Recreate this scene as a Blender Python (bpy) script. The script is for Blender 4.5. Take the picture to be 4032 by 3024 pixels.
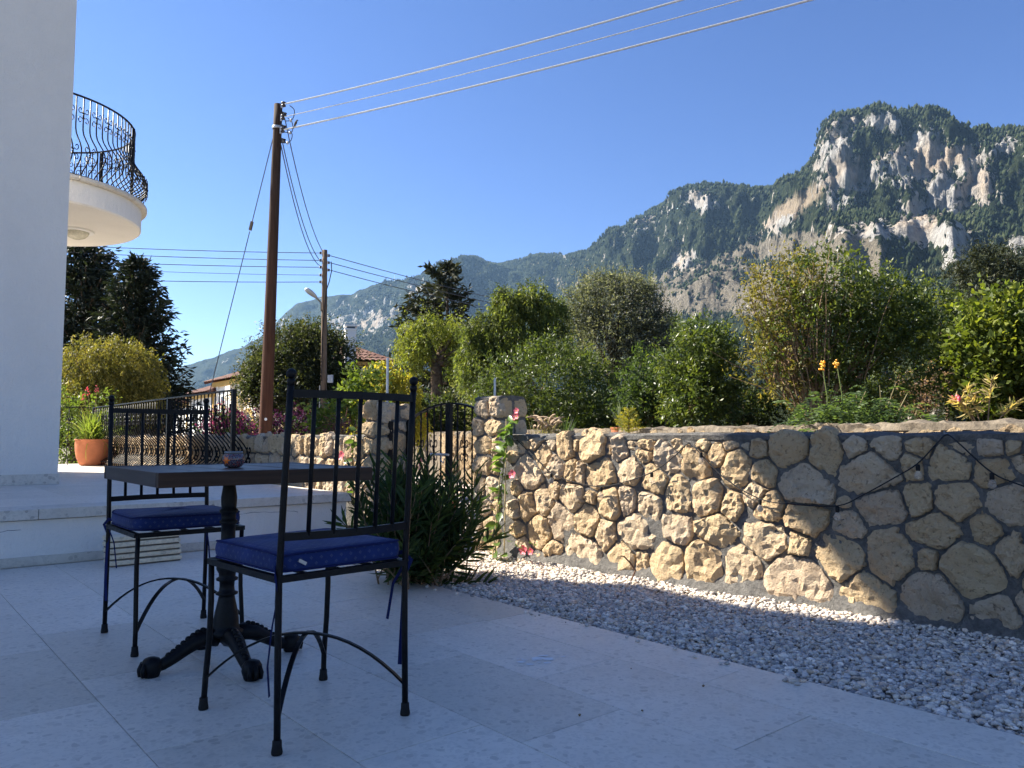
import bpy, bmesh, math, random
import numpy as np
from mathutils import Vector, Matrix
from mathutils.geometry import delaunay_2d_cdt

for o in list(bpy.data.objects):
    bpy.data.objects.remove(o, do_unlink=True)
S = bpy.context.scene
C = S.collection
R = math.radians
PI = math.pi

# ------------------------------------------------------------------ camera
EYE = 0.85
FPX = 3040.0
PITCH = math.atan(211.0 / FPX)
cam_data = bpy.data.cameras.new('camera')
cam_data.sensor_width = 36.0
cam_data.lens = 36.0 * FPX / 4032.0
cam_data.clip_start = 0.05
cam_data.clip_end = 30000.0
cam = bpy.data.objects.new('camera', cam_data)
C.objects.link(cam)
cam.location = (0, 0, EYE)
cam.rotation_euler = (PI / 2 + PITCH, 0, 0)
S.camera = cam

# ------------------------------------------------------------------ sky and sun
SUN_AZ = R(-70.0)          # left of the viewing direction
SUN_EL = R(40.0)
world = bpy.data.worlds.new('World')
S.world = world
world.use_nodes = True
wn = world.node_tree.nodes
wl = world.node_tree.links
bgn = wn['Background']
sky = wn.new('ShaderNodeTexSky')
sky.sky_type = 'NISHITA'
sky.sun_disc = False
sky.sun_elevation = SUN_EL
sky.sun_rotation = SUN_AZ
sky.altitude = 100.0
sky.air_density = 0.8
sky.dust_density = 0.0
sky.ozone_density = 2.0
hsv = wn.new('ShaderNodeHueSaturation'); hsv.inputs['Saturation'].default_value = 1.20; hsv.inputs['Hue'].default_value = 0.515
wl.new(sky.outputs['Color'], hsv.inputs['Color'])
wl.new(hsv.outputs['Color'], bgn.inputs['Color'])
bgn.inputs['Strength'].default_value = 0.056
sd = bpy.data.lights.new('sun', 'SUN')
sd.energy = 5.0
sd.angle = R(0.53)
sd.color = (1.0, 0.93, 0.80)
sun = bpy.data.objects.new('sun', sd)
C.objects.link(sun)
TOSUN = Vector((math.sin(SUN_AZ) * math.cos(SUN_EL), math.cos(SUN_AZ) * math.cos(SUN_EL), math.sin(SUN_EL)))
sun.rotation_euler = TOSUN.to_track_quat('Z', 'Y').to_euler()
sun.location = TOSUN * 60
vs = S.view_settings
vs.view_transform = 'Standard'
vs.look = 'None'
vs.exposure = 1.80
vs.gamma = 1.0
vs.use_curve_mapping = False
S.render.engine = 'CYCLES'
S.cycles.max_bounces = 8
S.cycles.transparent_max_bounces = 8
S.cycles.volume_bounces = 0

# ------------------------------------------------------------------ layout helpers
def G(x, y, z=0.0):
    """point at height z seen at photo position x, y"""
    d = ray(x, y)
    t = (z - EYE) / d.z
    return Vector((0, 0, EYE)) + d * t
def ray(x, y):
    a = (x - 2016.0) / FPX
    b = -(y - 1512.0) / FPX
    return Vector((a, math.cos(PITCH) - b * math.sin(PITCH), math.sin(PITCH) + b * math.cos(PITCH)))
def D(x, y, Y):
    """point at distance Y ahead seen at photo position x, y"""
    d = ray(x, y)
    return Vector((0, 0, EYE)) + d * (Y / d.y)
YAW = R(49.8)
U = Vector((math.sin(YAW), math.cos(YAW), 0))      # along the step, to the right and away
V = Vector((-U.y, U.x, 0))                         # along the terrace edge, to the left and away
def UV(u, v, z=0.0):
    p = U * u + V * v
    return Vector((p.x, p.y, z))
rng = random.Random(7)
nrg = np.random.default_rng(11)

# ------------------------------------------------------------------ numpy noise
def _h(ix, iy, iz, seed):
    n = (ix * 374761393 + iy * 668265263 + iz * 2147483647 + seed * 974711) & 0xffffffff
    n = ((n ^ (n >> 13)) * 1274126177) & 0xffffffff
    n = ((n ^ (n >> 16)) * 2246822519) & 0xffffffff
    return ((n ^ (n >> 15)) & 0xffff) / 65535.0
def vnoise(x, y, z=None, seed=0):
    x = np.asarray(x, dtype=np.float64); y = np.asarray(y, dtype=np.float64)
    z = np.zeros_like(x) if z is None else np.asarray(z, dtype=np.float64)
    x, y, z = np.broadcast_arrays(x, y, z)
    ix = np.floor(x).astype(np.int64); iy = np.floor(y).astype(np.int64); iz = np.floor(z).astype(np.int64)
    fx = x - ix; fy = y - iy; fz = z - iz
    fx = fx * fx * (3 - 2 * fx); fy = fy * fy * (3 - 2 * fy); fz = fz * fz * (3 - 2 * fz)
    out = 0
    for dx in (0, 1):
        for dy in (0, 1):
            for dz in (0, 1):
                w = (fx if dx else 1 - fx) * (fy if dy else 1 - fy) * (fz if dz else 1 - fz)
                out = out + w * _h(ix + dx, iy + dy, iz + dz, seed)
    return out
def fbm(x, y, z=None, oct=4, seed=0, gain=0.5):
    a = 1.0; s = 0.0; n = 0.0; f = 1.0
    for i in range(oct):
        s = s + a * vnoise(np.asarray(x) * f, np.asarray(y) * f, None if z is None else np.asarray(z) * f, seed + i * 17)
        n += a; a *= gain; f *= 2.03
    return s / n
def sstep(a, b, x):
    t = np.clip((x - a) / (b - a), 0, 1)
    return t * t * (3 - 2 * t)

# ------------------------------------------------------------------ mesh builder
class MB:
    def __init__(s):
        s.v = []; s.f = []
    def add(s, vs_, fs):
        o = len(s.v)
        s.v.extend([Vector(q) for q in vs_])
        s.f.extend([tuple(i + o for i in q) for q in fs])
        return s
    def box(s, c, size, M=None):
        c = Vector(c); hx, hy, hz = size[0] / 2, size[1] / 2, size[2] / 2
        pts = [Vector((x, y, z)) for x in (-hx, hx) for y in (-hy, hy) for z in (-hz, hz)]
        if M is not None: pts = [M @ p for p in pts]
        return s.add([c + p for p in pts], [(0, 1, 3, 2), (4, 6, 7, 5), (0, 4, 5, 1), (2, 3, 7, 6), (0, 2, 6, 4), (1, 5, 7, 3)])
    def cbox(s, c, size, M=None, b=0.006):
        """box with chamfered edges"""
        bm = bmesh.new()
        bmesh.ops.create_cube(bm, size=1.0)
        for q in bm.verts: q.co = Vector((q.co.x * size[0], q.co.y * size[1], q.co.z * size[2]))
        bmesh.ops.bevel(bm, geom=list(bm.edges), offset=b, segments=2, affect='EDGES', profile=0.6)
        bm.verts.index_update()
        c = Vector(c)
        pts = [(M @ q.co if M is not None else q.co) + c for q in bm.verts]
        fs = [tuple(q.index for q in fa.verts) for fa in bm.faces]
        bm.free()
        return s.add(pts, fs)
    def tube(s, pts, r, n=6, caps=True, flat=None, up=None):
        """tube along pts; r a number or one per point; flat=(w,t) makes a flat bar"""
        pts = [Vector(p) for p in pts]
        m = len(pts)
        rs = [r] * m if not hasattr(r, '__len__') else list(r)
        tans = []
        for i in range(m):
            a = pts[max(i - 1, 0)]; b = pts[min(i + 1, m - 1)]
            t = b - a
            tans.append(t.normalized() if t.length > 1e-9 else Vector((0, 0, 1)))
        ref = Vector(up) if up is not None else (Vector((0, 0, 1)) if abs(tans[0].z) < 0.9 else Vector((1, 0, 0)))
        x = (ref - tans[0] * ref.dot(tans[0])).normalized()
        o = len(s.v)
        for i in range(m):
            x = (x - tans[i] * x.dot(tans[i]))
            x = x.normalized() if x.length > 1e-6 else Vector((1, 0, 0))
            y = tans[i].cross(x)
            if flat:
                w, t = flat[0] / 2, flat[1] / 2
                ring = [x * t + y * w, x * -t + y * w, x * -t + y * -w, x * t + y * -w]
            else:
                ring = [(x * math.cos(2 * PI * k / n) + y * math.sin(2 * PI * k / n)) * rs[i] for k in range(n)]
            s.v.extend([pts[i] + q for q in ring])
        nn = 4 if flat else n
        for i in range(m - 1):
            for k in range(nn):
                k2 = (k + 1) % nn
                s.f.append((o + i * nn + k, o + i * nn + k2, o + (i + 1) * nn + k2, o + (i + 1) * nn + k))
        if caps:
            s.f.append(tuple(o + k for k in reversed(range(nn))))
            s.f.append(tuple(o + (m - 1) * nn + k for k in range(nn)))
        return s
    def lathe(s, prof, n=16, c=(0, 0, 0), axis=None):
        """profile of (radius, height) turned about z"""
        c = Vector(c); o = len(s.v); m = len(prof)
        Q = axis if axis is not None else Matrix.Identity(3)
        for (r, z) in prof:
            for k in range(n):
                a = 2 * PI * k / n
                s.v.append(c + Q @ Vector((r * math.cos(a), r * math.sin(a), z)))
        for i in range(m - 1):
            for k in range(n):
                k2 = (k + 1) % n
                s.f.append((o + i * n + k, o + i * n + k2, o + (i + 1) * n + k2, o + (i + 1) * n + k))
        if prof[0][0] > 1e-5: s.f.append(tuple(o + k for k in reversed(range(n))))
        if prof[-1][0] > 1e-5: s.f.append(tuple(o + (m - 1) * n + k for k in range(n)))
        return s
    def ball(s, c, r, n=10, sz=1.0):
        m = max(5, n // 2 + 1)
        return s.lathe([(max(r * math.sin(PI * i / (m - 1)), 1e-6), -r * sz * math.cos(PI * i / (m - 1))) for i in range(m)], n, c)
    def prism(s, poly, h0, h1, M=None):
        """polygon (x,y) pulled from h0 to h1"""
        n = len(poly); M = M or Matrix.Identity(4)
        lo = [M @ Vector((p[0], p[1], h0)) for p in poly]; hi = [M @ Vector((p[0], p[1], h1)) for p in poly]
        return s.add(lo + hi, [tuple(reversed(range(n))), tuple(range(n, 2 * n))] + [(i, (i + 1) % n, n + (i + 1) % n, n + i) for i in range(n)])

ORG = {}
def org(o):
    return ORG.get(o.name, Vector((0, 0, 0))) if o is not None else Vector((0, 0, 0))
def link_mesh(name, me, m, parent=None, loc=None, smooth=False):
    o = bpy.data.objects.new(name, me)
    C.objects.link(o)
    if m is not None:
        me.materials.clear(); me.materials.append(m)
    if parent is not None:
        o.parent = parent; ORG[o.name] = org(parent)
    else:
        L = Vector(loc) if loc is not None else Vector((0, 0, 0))
        o.location = L; ORG[o.name] = L
    if smooth:
        me.polygons.foreach_set('use_smooth', [True] * len(me.polygons))
    return o
def obj(name, mb, m, parent=None, loc=None, smooth=False):
    off = org(parent) if parent is not None else (Vector(loc) if loc is not None else Vector((0, 0, 0)))
    me = bpy.data.meshes.new(name)
    me.from_pydata([tuple(q - off) for q in mb.v], [], mb.f)
    me.update()
    bm = bmesh.new(); bm.from_mesh(me); bmesh.ops.recalc_face_normals(bm, faces=bm.faces); bm.to_mesh(me); bm.free()
    return link_mesh(name, me, m, parent, loc, smooth)
def np_mesh(name, verts, faces, m, parent=None, loc=None, col=None, smooth=False):
    """fast mesh from arrays: verts (N,3), faces (M,k)"""
    off = org(parent) if parent is not None else (Vector(loc) if loc is not None else Vector((0, 0, 0)))
    verts = np.asarray(verts, dtype=np.float32) - np.array(off, dtype=np.float32)
    faces = np.asarray(faces, dtype=np.int32)
    me = bpy.data.meshes.new(name)
    k = faces.shape[1]
    me.vertices.add(len(verts)); me.vertices.foreach_set('co', verts.ravel())
    me.loops.add(faces.size); me.loops.foreach_set('vertex_index', faces.ravel())
    me.polygons.add(len(faces)); me.polygons.foreach_set('loop_start', np.arange(0, faces.size, k, dtype=np.int32))
    me.polygons.foreach_set('loop_total', np.full(len(faces), k, dtype=np.int32))
    if smooth: me.polygons.foreach_set('use_smooth', np.ones(len(faces), dtype=bool))
    if col is not None:
        at = me.color_attributes.new('Col', 'FLOAT_COLOR', 'POINT')
        c4 = np.ones((len(verts), 4), dtype=np.float32); c4[:, :3] = col
        at.data.foreach_set('color', c4.ravel())
    me.update(calc_edges=True); me.validate()
    return link_mesh(name, me, m, parent, loc)
def thing(name, label, cat, loc=(0, 0, 0), rotz=0.0, group=None):
    o = bpy.data.objects.new(name, None); C.objects.link(o)
    o.location = loc; o.rotation_euler = (0, 0, rotz); o.empty_display_size = 0.1
    ORG[o.name] = Vector(loc)
    return tag(o, label, cat, group)
def tag(o, label=None, cat=None, group=None, kind=None):
    if label: o['label'] = label
    if cat: o['category'] = cat
    if group: o['group'] = group
    if kind: o['kind'] = kind
    return o
def copy_tree(o, parent=None):
    c = o.copy(); C.objects.link(c); c.parent = parent; ORG[c.name] = org(o)
    for ch in list(o.children): copy_tree(ch, c)
    return c
def Rz(a): return Matrix.Rotation(a, 3, 'Z')
def axes(x, y, z):
    return Matrix((x, y, z)).transposed()
MUV = axes(U, V, Vector((0, 0, 1)))

# ------------------------------------------------------------------ materials
class NT:
    def __init__(s, name):
        s.m = bpy.data.materials.new(name); s.m.use_nodes = True
        s.n = s.m.node_tree.nodes; s.l = s.m.node_tree.links
        s.b = s.n['Principled BSDF']
        s.geo = None
    def new(s, t, **kw):
        q = s.n.new(t)
        for k, v in kw.items(): setattr(q, k, v)
        return q
    def set(s, node, **kw):
        for k, v in kw.items(): node.inputs[k.replace('_', ' ')].default_value = v
        return node
    def pos(s, scale=(1, 1, 1), rot=(0, 0, 0), obj=False):
        if obj:
            g = s.new('ShaderNodeTexCoord').outputs['Object']
        else:
            g = s.new('ShaderNodeNewGeometry').outputs['Position']
        mp = s.new('ShaderNodeMapping'); mp.inputs['Scale'].default_value = scale; mp.inputs['Rotation'].default_value = rot
        s.l.new(g, mp.inputs['Vector']); return mp.outputs['Vector']
    def noise(s, vec, scale, detail=4, rough=0.55):
        q = s.new('ShaderNodeTexNoise'); s.l.new(vec, q.inputs['Vector'])
        q.inputs['Scale'].default_value = scale; q.inputs['Detail'].default_value = detail; q.inputs['Roughness'].default_value = rough
        return q.outputs['Fac']
    def voro(s, vec, scale, feature='F1', out='Distance', rand=1.0):
        q = s.new('ShaderNodeTexVoronoi'); q.feature = feature; s.l.new(vec, q.inputs['Vector'])
        q.inputs['Scale'].default_value = scale; q.inputs['Randomness'].default_value = rand
        return q.outputs[out]
    def ramp(s, fac, stops, interp='LINEAR'):
        q = s.new('ShaderNodeValToRGB'); s.l.new(fac, q.inputs['Fac']); q.color_ramp.interpolation = interp
        e = q.color_ramp.elements
        while len(e) < len(stops): e.new(0.5)
        for i, (p, c) in enumerate(stops):
            e[i].position = p; e[i].color = (*c, 1) if len(c) == 3 else c
        return q.outputs['Color']
    def mix(s, fac, a, b, mode='MIX'):
        q = s.new('ShaderNodeMix', data_type='RGBA', blend_type=mode)
        for sock, val in ((q.inputs['Factor'], fac), (q.inputs['A'], a), (q.inputs['B'], b)):
            pass
        def put(idx, val):
            sk = q.inputs[idx]
            if isinstance(val, bpy.types.NodeSocket): s.l.new(val, sk)
            elif hasattr(val, '__len__'): sk.default_value = (*val, 1) if len(val) == 3 else val
            else: sk.default_value = val
        put(0, fac); put(6, a); put(7, b)
        return q.outputs[2]
    def math(s, op, a, b=None, clamp=False):
        q = s.new('ShaderNodeMath', operation=op, use_clamp=clamp)
        for i, val in enumerate((a, b)):
            if val is None: continue
            if isinstance(val, bpy.types.NodeSocket): s.l.new(val, q.inputs[i])
            else: q.inputs[i].default_value = val
        return q.outputs[0]
    def rand(s):
        return s.new('ShaderNodeObjectInfo').outputs['Random']
    def col(s, c):
        if isinstance(c, bpy.types.NodeSocket): s.l.new(c, s.b.inputs['Base Color'])
        else: s.b.inputs['Base Color'].default_value = (*c, 1)
    def rough(s, r):
        if isinstance(r, bpy.types.NodeSocket): s.l.new(r, s.b.inputs['Roughness'])
        else: s.b.inputs['Roughness'].default_value = r
    def spec(s, v): s.b.inputs['Specular IOR Level'].default_value = v
    def bump(s, h, strength=0.5, dist=0.01, prev=None):
        q = s.new('ShaderNodeBump'); s.l.new(h, q.inputs['Height'])
        q.inputs['Strength'].default_value = strength; q.inputs['Distance'].default_value = dist
        if prev is not None: s.l.new(prev, q.inputs['Normal'])
        s.l.new(q.outputs['Normal'], s.b.inputs['Normal'])
        return q.outputs['Normal']
def plain(name, c, rough=0.6, spec=0.3, metal=0.0, var=0.15, scale=30.0, bump=0.0, bscale=None):
    t = NT(name)
    p = t.pos()
    n = t.noise(p, scale, 4)
    a = tuple(q * (1 - var) for q in c); b = tuple(min(q * (1 + var), 1) for q in c)
    t.col(t.ramp(n, [(0.3, a), (0.7, b)])); t.rough(rough); t.spec(spec); t.b.inputs['Metallic'].default_value = metal
    if bump: t.bump(t.noise(p, bscale or scale * 3, 5), 0.6, bump)
    return t.m
M = {}
# black painted iron
t = NT('black_iron'); p = t.pos(); n = t.noise(p, 60, 3)
t.col(t.ramp(n, [(0.35, (0.0035, 0.004, 0.005)), (0.75, (0.009, 0.010, 0.012))])); t.rough(t.ramp(n, [(0.3, (0.35,) * 3), (0.7, (0.55,) * 3)])); t.spec(0.16); t.bump(n, 0.2, 0.002); M['iron'] = t.m
M['rubber'] = plain('black_rubber', (0.012, 0.012, 0.013), 0.75, 0.2)
# limestone floor tile: pale, with grey flecks
def limestone(name, base, fleck, per=True, fs=38.0):
    t = NT(name); p = t.pos(); pe = t.pos(scale=(1.0, 1.0, 1.0), rot=(0, 0, -YAW))
    w = t.new('ShaderNodeVectorMath', operation='ADD')
    nz = t.new('ShaderNodeTexNoise'); t.l.new(pe, nz.inputs['Vector']); nz.inputs['Scale'].default_value = 18; nz.inputs['Detail'].default_value = 3
    sc = t.new('ShaderNodeVectorMath', operation='SCALE'); t.l.new(nz.outputs['Color'], sc.inputs[0]); sc.inputs['Scale'].default_value = 0.035
    t.l.new(pe, w.inputs[0]); t.l.new(sc.outputs[0], w.inputs[1])
    cell = t.voro(w.outputs[0], fs, out='Color'); dist = t.voro(w.outputs[0], fs)
    sep = t.new('ShaderNodeSeparateColor'); t.l.new(cell, sep.inputs[0])
    shape = t.math('LESS_THAN', dist, t.math('MULTIPLY', t.math('SUBTRACT', sep.outputs[0], 0.15), 0.62))
    dark = t.math('MULTIPLY', shape, t.math('MULTIPLY', sep.outputs[1], 0.85))
    big = t.noise(p, 2.2, 5); mid = t.noise(p, 14, 5)
    c0 = t.ramp(big, [(0.3, tuple(q * 0.90 for q in base)), (0.7, tuple(min(q * 1.07, 1) for q in base))])
    c0 = t.mix(0.35, c0, t.ramp(mid, [(0.35, tuple(q * 0.82 for q in base)), (0.65, tuple(min(q * 1.1, 1) for q in base))]))
    c1 = t.mix(dark, c0, fleck)
    fine = t.voro(w.outputs[0], fs * 2.7, out='Color'); sp = t.new('ShaderNodeSeparateColor'); t.l.new(fine, sp.inputs[0])
    c1 = t.mix(t.math('MULTIPLY', t.math('GREATER_THAN', sp.outputs[0], 0.72), 0.35), c1, tuple(q * 0.72 for q in base))
    if per:
        rv = t.ramp(t.rand(), [(0.0, (0.86, 0.85, 0.83)), (1.0, (1.05, 1.05, 1.06))])
        c1 = t.mix(1.0, c1, rv, 'MULTIPLY')
    st = t.noise(p, 0.9, 6, 0.65)
    c1 = t.mix(t.ramp(st, [(0.55, (0, 0, 0)), (0.8, (0.3, 0.3, 0.3))]), c1, tuple(q * 0.7 for q in base))
    t.col(c1); t.rough(t.ramp(mid, [(0.3, (0.38,) * 3), (0.7, (0.58,) * 3)])); t.spec(0.35)
    t.bump(mid, 0.12, 0.004)
    return t.m
M['tile'] = limestone('limestone_tile', (0.74, 0.67, 0.57), (0.50, 0.445, 0.375))
M['coping'] = limestone('terrazzo_coping', (0.66, 0.615, 0.54), (0.36, 0.335, 0.295), True, 26.0)
M['grout'] = plain('grout', (0.34, 0.31, 0.27), 0.9, 0.1, 0, 0.2, 25)
# white render
def render_wall(name, c):
    t = NT(name); p = t.pos(); a = t.noise(p, 55, 6, 0.6); b = t.noise(p, 1.3, 5, 0.6); g = t.noise(t.pos(scale=(1, 1, 0.2)), 3.0, 5)
    base = t.ramp(b, [(0.3, tuple(q * 0.92 for q in c)), (0.7, c)])
    t.col(t.mix(t.ramp(g, [(0.55, (0, 0, 0)), (0.85, (0.25,) * 3)]), base, tuple(q * 0.8 for q in c)))
    t.rough(0.85); t.spec(0.2)
    nb = t.bump(a, 0.8, 0.010); t.bump(t.noise(t.pos(scale=(1, 1, 0.35)), 14, 5), 0.6, 0.022, nb)
    return t.m
M['white'] = render_wall('white_render', (0.80, 0.765, 0.71))
M['white_lamp'] = plain('opal_glass', (0.62, 0.58, 0.46), 0.25, 0.5)
M['crack'] = plain('plaster_crack', (0.12, 0.12, 0.125), 0.95, 0.1)
# stone of the walls
def stone_mat(name, cols, bs=1.0):
    t = NT(name); p = t.pos(); r = t.rand()
    n1 = t.noise(p, 9, 6, 0.65); n2 = t.noise(p, 48, 6, 0.7); v = t.voro(p, 55)
    base = t.ramp(r, [(i / (len(cols) - 1), c) for i, c in enumerate(cols)])
    base = t.mix(t.ramp(n1, [(0.45, (0, 0, 0)), (0.80, (0.5,) * 3)]), base, (0.40, 0.24, 0.12))
    base = t.mix(t.ramp(n2, [(0.5, (0, 0, 0)), (0.8, (0.5,) * 3)]), base, (0.60, 0.50, 0.36))
    pit = t.ramp(v, [(0.06, (0.0,) * 3), (0.30, (1.0,) * 3)])
    base = t.mix(t.ramp(n2, [(0.30, (0.85,) * 3), (0.44, (0,) * 3)]), base, (0.16, 0.11, 0.07))  # low spots of the bump noise coloured darker, pit shade put into the colour
    t.col(base); t.rough(0.92); t.spec(0.15)
    n3 = t.noise(p, 26, 8, 0.75)
    b1 = t.bump(n3, 1.0, 0.026 * bs); b2 = t.bump(n2, 1.0, 0.014 * bs, b1); t.bump(pit, 0.7, 0.008 * bs, b2)
    return t.m
M['stone'] = stone_mat('tan_limestone', [(0.58, 0.42, 0.245), (0.66, 0.50, 0.305), (0.61, 0.44, 0.26), (0.68, 0.545, 0.385), (0.60, 0.465, 0.33)])
M['stone_far'] = stone_mat('weathered_limestone', [(0.36, 0.25, 0.14), (0.44, 0.33, 0.20), (0.34, 0.26, 0.17)], 1.6)
t = NT('grey_mortar'); p = t.pos(); n1 = t.noise(p, 30, 6, 0.7); n2 = t.noise(p, 110, 5, 0.7)
t.col(t.ramp(n1, [(0.3, (0.13, 0.125, 0.118)), (0.7, (0.28, 0.265, 0.245))])); t.rough(0.95); t.spec(0.1)
nb = t.bump(n1, 1.0, 0.045); t.bump(n2, 1.0, 0.012, nb); M['mortar'] = t.m
t = NT('dry_mortar'); p = t.pos(); n1 = t.noise(p, 16, 6, 0.7)
t.col(t.ramp(n1, [(0.3, (0.10, 0.085, 0.068)), (0.7, (0.23, 0.19, 0.145))])); t.rough(0.95); t.spec(0.1); t.bump(n1, 0.9, 0.02); M['mortar_dry'] = t.m
# leaf material, colour from the leaf itself
def leaf_mat(name, trans=0.4, rough=0.42, spec=0.35):
    t = NT(name); a = t.new('ShaderNodeVertexColor', layer_name='Col')
    t.l.new(a.outputs['Color'], t.b.inputs['Base Color']); t.rough(rough); t.spec(spec)
    tr = t.new('ShaderNodeBsdfTranslucent')
    hs = t.mix(1.0, a.outputs['Color'], (1.75, 1.7, 0.75), 'MULTIPLY'); t.l.new(hs, tr.inputs['Color'])
    mx = t.new('ShaderNodeMixShader'); mx.inputs[0].default_value = trans
    t.l.new(t.b.outputs[0], mx.inputs[1]); t.l.new(tr.outputs[0], mx.inputs[2])
    t.l.new(mx.outputs[0], t.n['Material Output'].inputs['Surface'])
    return t.m
M['leaf'] = leaf_mat('leaf', 0.45, 0.5, 0.25)
M['leaf_glossy'] = leaf_mat('glossy_leaf', 0.40, 0.42, 0.38)
M['needle'] = leaf_mat('needle', 0.15, 0.6, 0.2)
M['bark'] = plain('bark', (0.12, 0.085, 0.06), 0.9, 0.1, 0, 0.45, 14, 0.02, 30)
M['twig'] = plain('twig', (0.22, 0.15, 0.09), 0.85, 0.1, 0, 0.3, 20)
def flat_leaf(name, c, trans=0.4, rough=0.35):
    t = NT(name); p = t.pos(); n = t.noise(p, 40, 3); r = t.rand()
    cc = t.ramp(r, [(0, tuple(q * 0.75 for q in c)), (1, tuple(q * 1.25 for q in c))])
    cc = t.mix(t.ramp(n, [(0.4, (0,) * 3), (0.8, (0.4,) * 3)]), cc, tuple(q * 0.7 for q in c))
    t.col(cc); t.rough(rough); t.spec(0.45)
    tr = t.new('ShaderNodeBsdfTranslucent'); t.l.new(t.mix(1.0, cc, (1.6, 1.6, 0.7), 'MULTIPLY'), tr.inputs['Color'])
    mx = t.new('ShaderNodeMixShader'); mx.inputs[0].default_value = trans
    t.l.new(t.b.outputs[0], mx.inputs[1]); t.l.new(tr.outputs[0], mx.inputs[2]); t.l.new(mx.outputs[0], t.n['Material Output'].inputs['Surface'])
    return t.m
M['vine_leaf'] = flat_leaf('vine_leaf', (0.11, 0.18, 0.04))
M['pink'] = flat_leaf('pink_petal', (0.70, 0.16, 0.24), 0.35, 0.5)
M['yellow_petal'] = flat_leaf('yellow_petal', (0.75, 0.45, 0.02), 0.3, 0.5)
# wood
def wood(name, a, b, axis, scale=9.0, rough=0.55, obj_=False):
    t = NT(name); s3 = [scale * 4] * 3; s3[axis] = scale * 0.25
    rot = (0, 0, 0)
    p = t.pos(scale=tuple(s3), obj=obj_); n = t.noise(p, 1.0, 6, 0.6); n2 = t.noise(t.pos(obj=obj_), 3.0, 4)
    c = t.ramp(n, [(0.3, a), (0.7, b)])
    c = t.mix(t.ramp(n2, [(0.4, (0,) * 3), (0.8, (0.5,) * 3)]), c, tuple(q * 0.6 for q in a))
    r = t.ramp(t.rand(), [(0, (0.8,) * 3), (1, (1.2,) * 3)])
    t.col(t.mix(1.0, c, r, 'MULTIPLY')); t.rough(rough); t.spec(0.2); t.bump(n, 0.35, 0.004)
    return t.m
M['pole_new'] = wood('red_brown_pole', (0.040, 0.018, 0.011), (0.110, 0.045, 0.024), 2, 6.0, 0.75)
t = NT('creosoted_pole'); p = t.pos(scale=(24, 24, 1.5)); n = t.noise(p, 1.0, 6, 0.6); sz = t.new('ShaderNodeSeparateXYZ'); t.l.new(t.pos(), sz.inputs[0])
h = t.math('ADD', t.math('MULTIPLY', sz.outputs[2], 0.115), t.math('MULTIPLY', t.math('SUBTRACT', n, 0.5), 0.5))
low = t.ramp(n, [(0.3, (0.050, 0.022, 0.014)), (0.7, (0.115, 0.050, 0.030))]); hi = t.ramp(n, [(0.3, (0.022, 0.014, 0.011)), (0.7, (0.060, 0.038, 0.028))])
t.col(t.mix(t.ramp(h, [(0.15, (0,) * 3), (0.75, (1,) * 3)]), low, hi)); t.rough(0.85); t.spec(0.15); t.bump(n, 0.5, 0.01); M['pole_new'] = t.m
M['pole_old'] = wood('grey_brown_pole', (0.11, 0.075, 0.05), (0.24, 0.17, 0.12), 2, 6.0, 0.85)
M['table_top'] = wood('dark_stained_board', (0.020, 0.015, 0.014), (0.050, 0.038, 0.033), 1, 12.0, 0.42, True)
M['table_edge'] = wood('dark_stained_edge', (0.018, 0.010, 0.007), (0.060, 0.032, 0.019), 0, 12.0, 0.5, True)
M['cable'] = plain('black_cable', (0.012, 0.012, 0.014), 0.6, 0.3)
M['wire_dark'] = plain('dark_wire', (0.05, 0.055, 0.07), 0.5, 0.4)
M['wire_light'] = plain('aluminium_wire', (0.62, 0.62, 0.62), 0.45, 0.5, 0.3)
M['galv'] = plain('galvanised_steel', (0.42, 0.43, 0.45), 0.42, 0.5, 0.8, 0.2, 12)
M['porcelain'] = plain('brown_porcelain', (0.03, 0.018, 0.012), 0.25, 0.5)
M['terracotta'] = plain('terracotta', (0.42, 0.15, 0.075), 0.8, 0.2, 0, 0.12, 8, 0.004, 60)
M['soil'] = plain('soil', (0.07, 0.05, 0.035), 0.95, 0.1, 0, 0.4, 20, 0.03, 25)
M['yellow_paint'] = plain('ochre_paint', (0.62, 0.40, 0.13), 0.8, 0.2, 0, 0.08, 3)
M['house_white'] = plain('white_wash', (0.80, 0.79, 0.77), 0.85, 0.2, 0, 0.05, 2)
M['dark_glass'] = plain('dark_window', (0.025, 0.03, 0.04), 0.12, 0.6)
M['brown_door'] = plain('brown_door', (0.10, 0.045, 0.025), 0.6, 0.3)
M['grey_plastic'] = plain('grey_plastic', (0.45, 0.47, 0.50), 0.5, 0.4)
t = NT('roof_tile'); p = t.pos(); r = t.noise(p, 3, 5); 
t.col(t.ramp(r, [(0.3, (0.060, 0.022, 0.016)), (0.5, (0.13, 0.05, 0.034)), (0.75, (0.20, 0.11, 0.08))])); t.rough(0.85); M['roof'] = t.m
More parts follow.
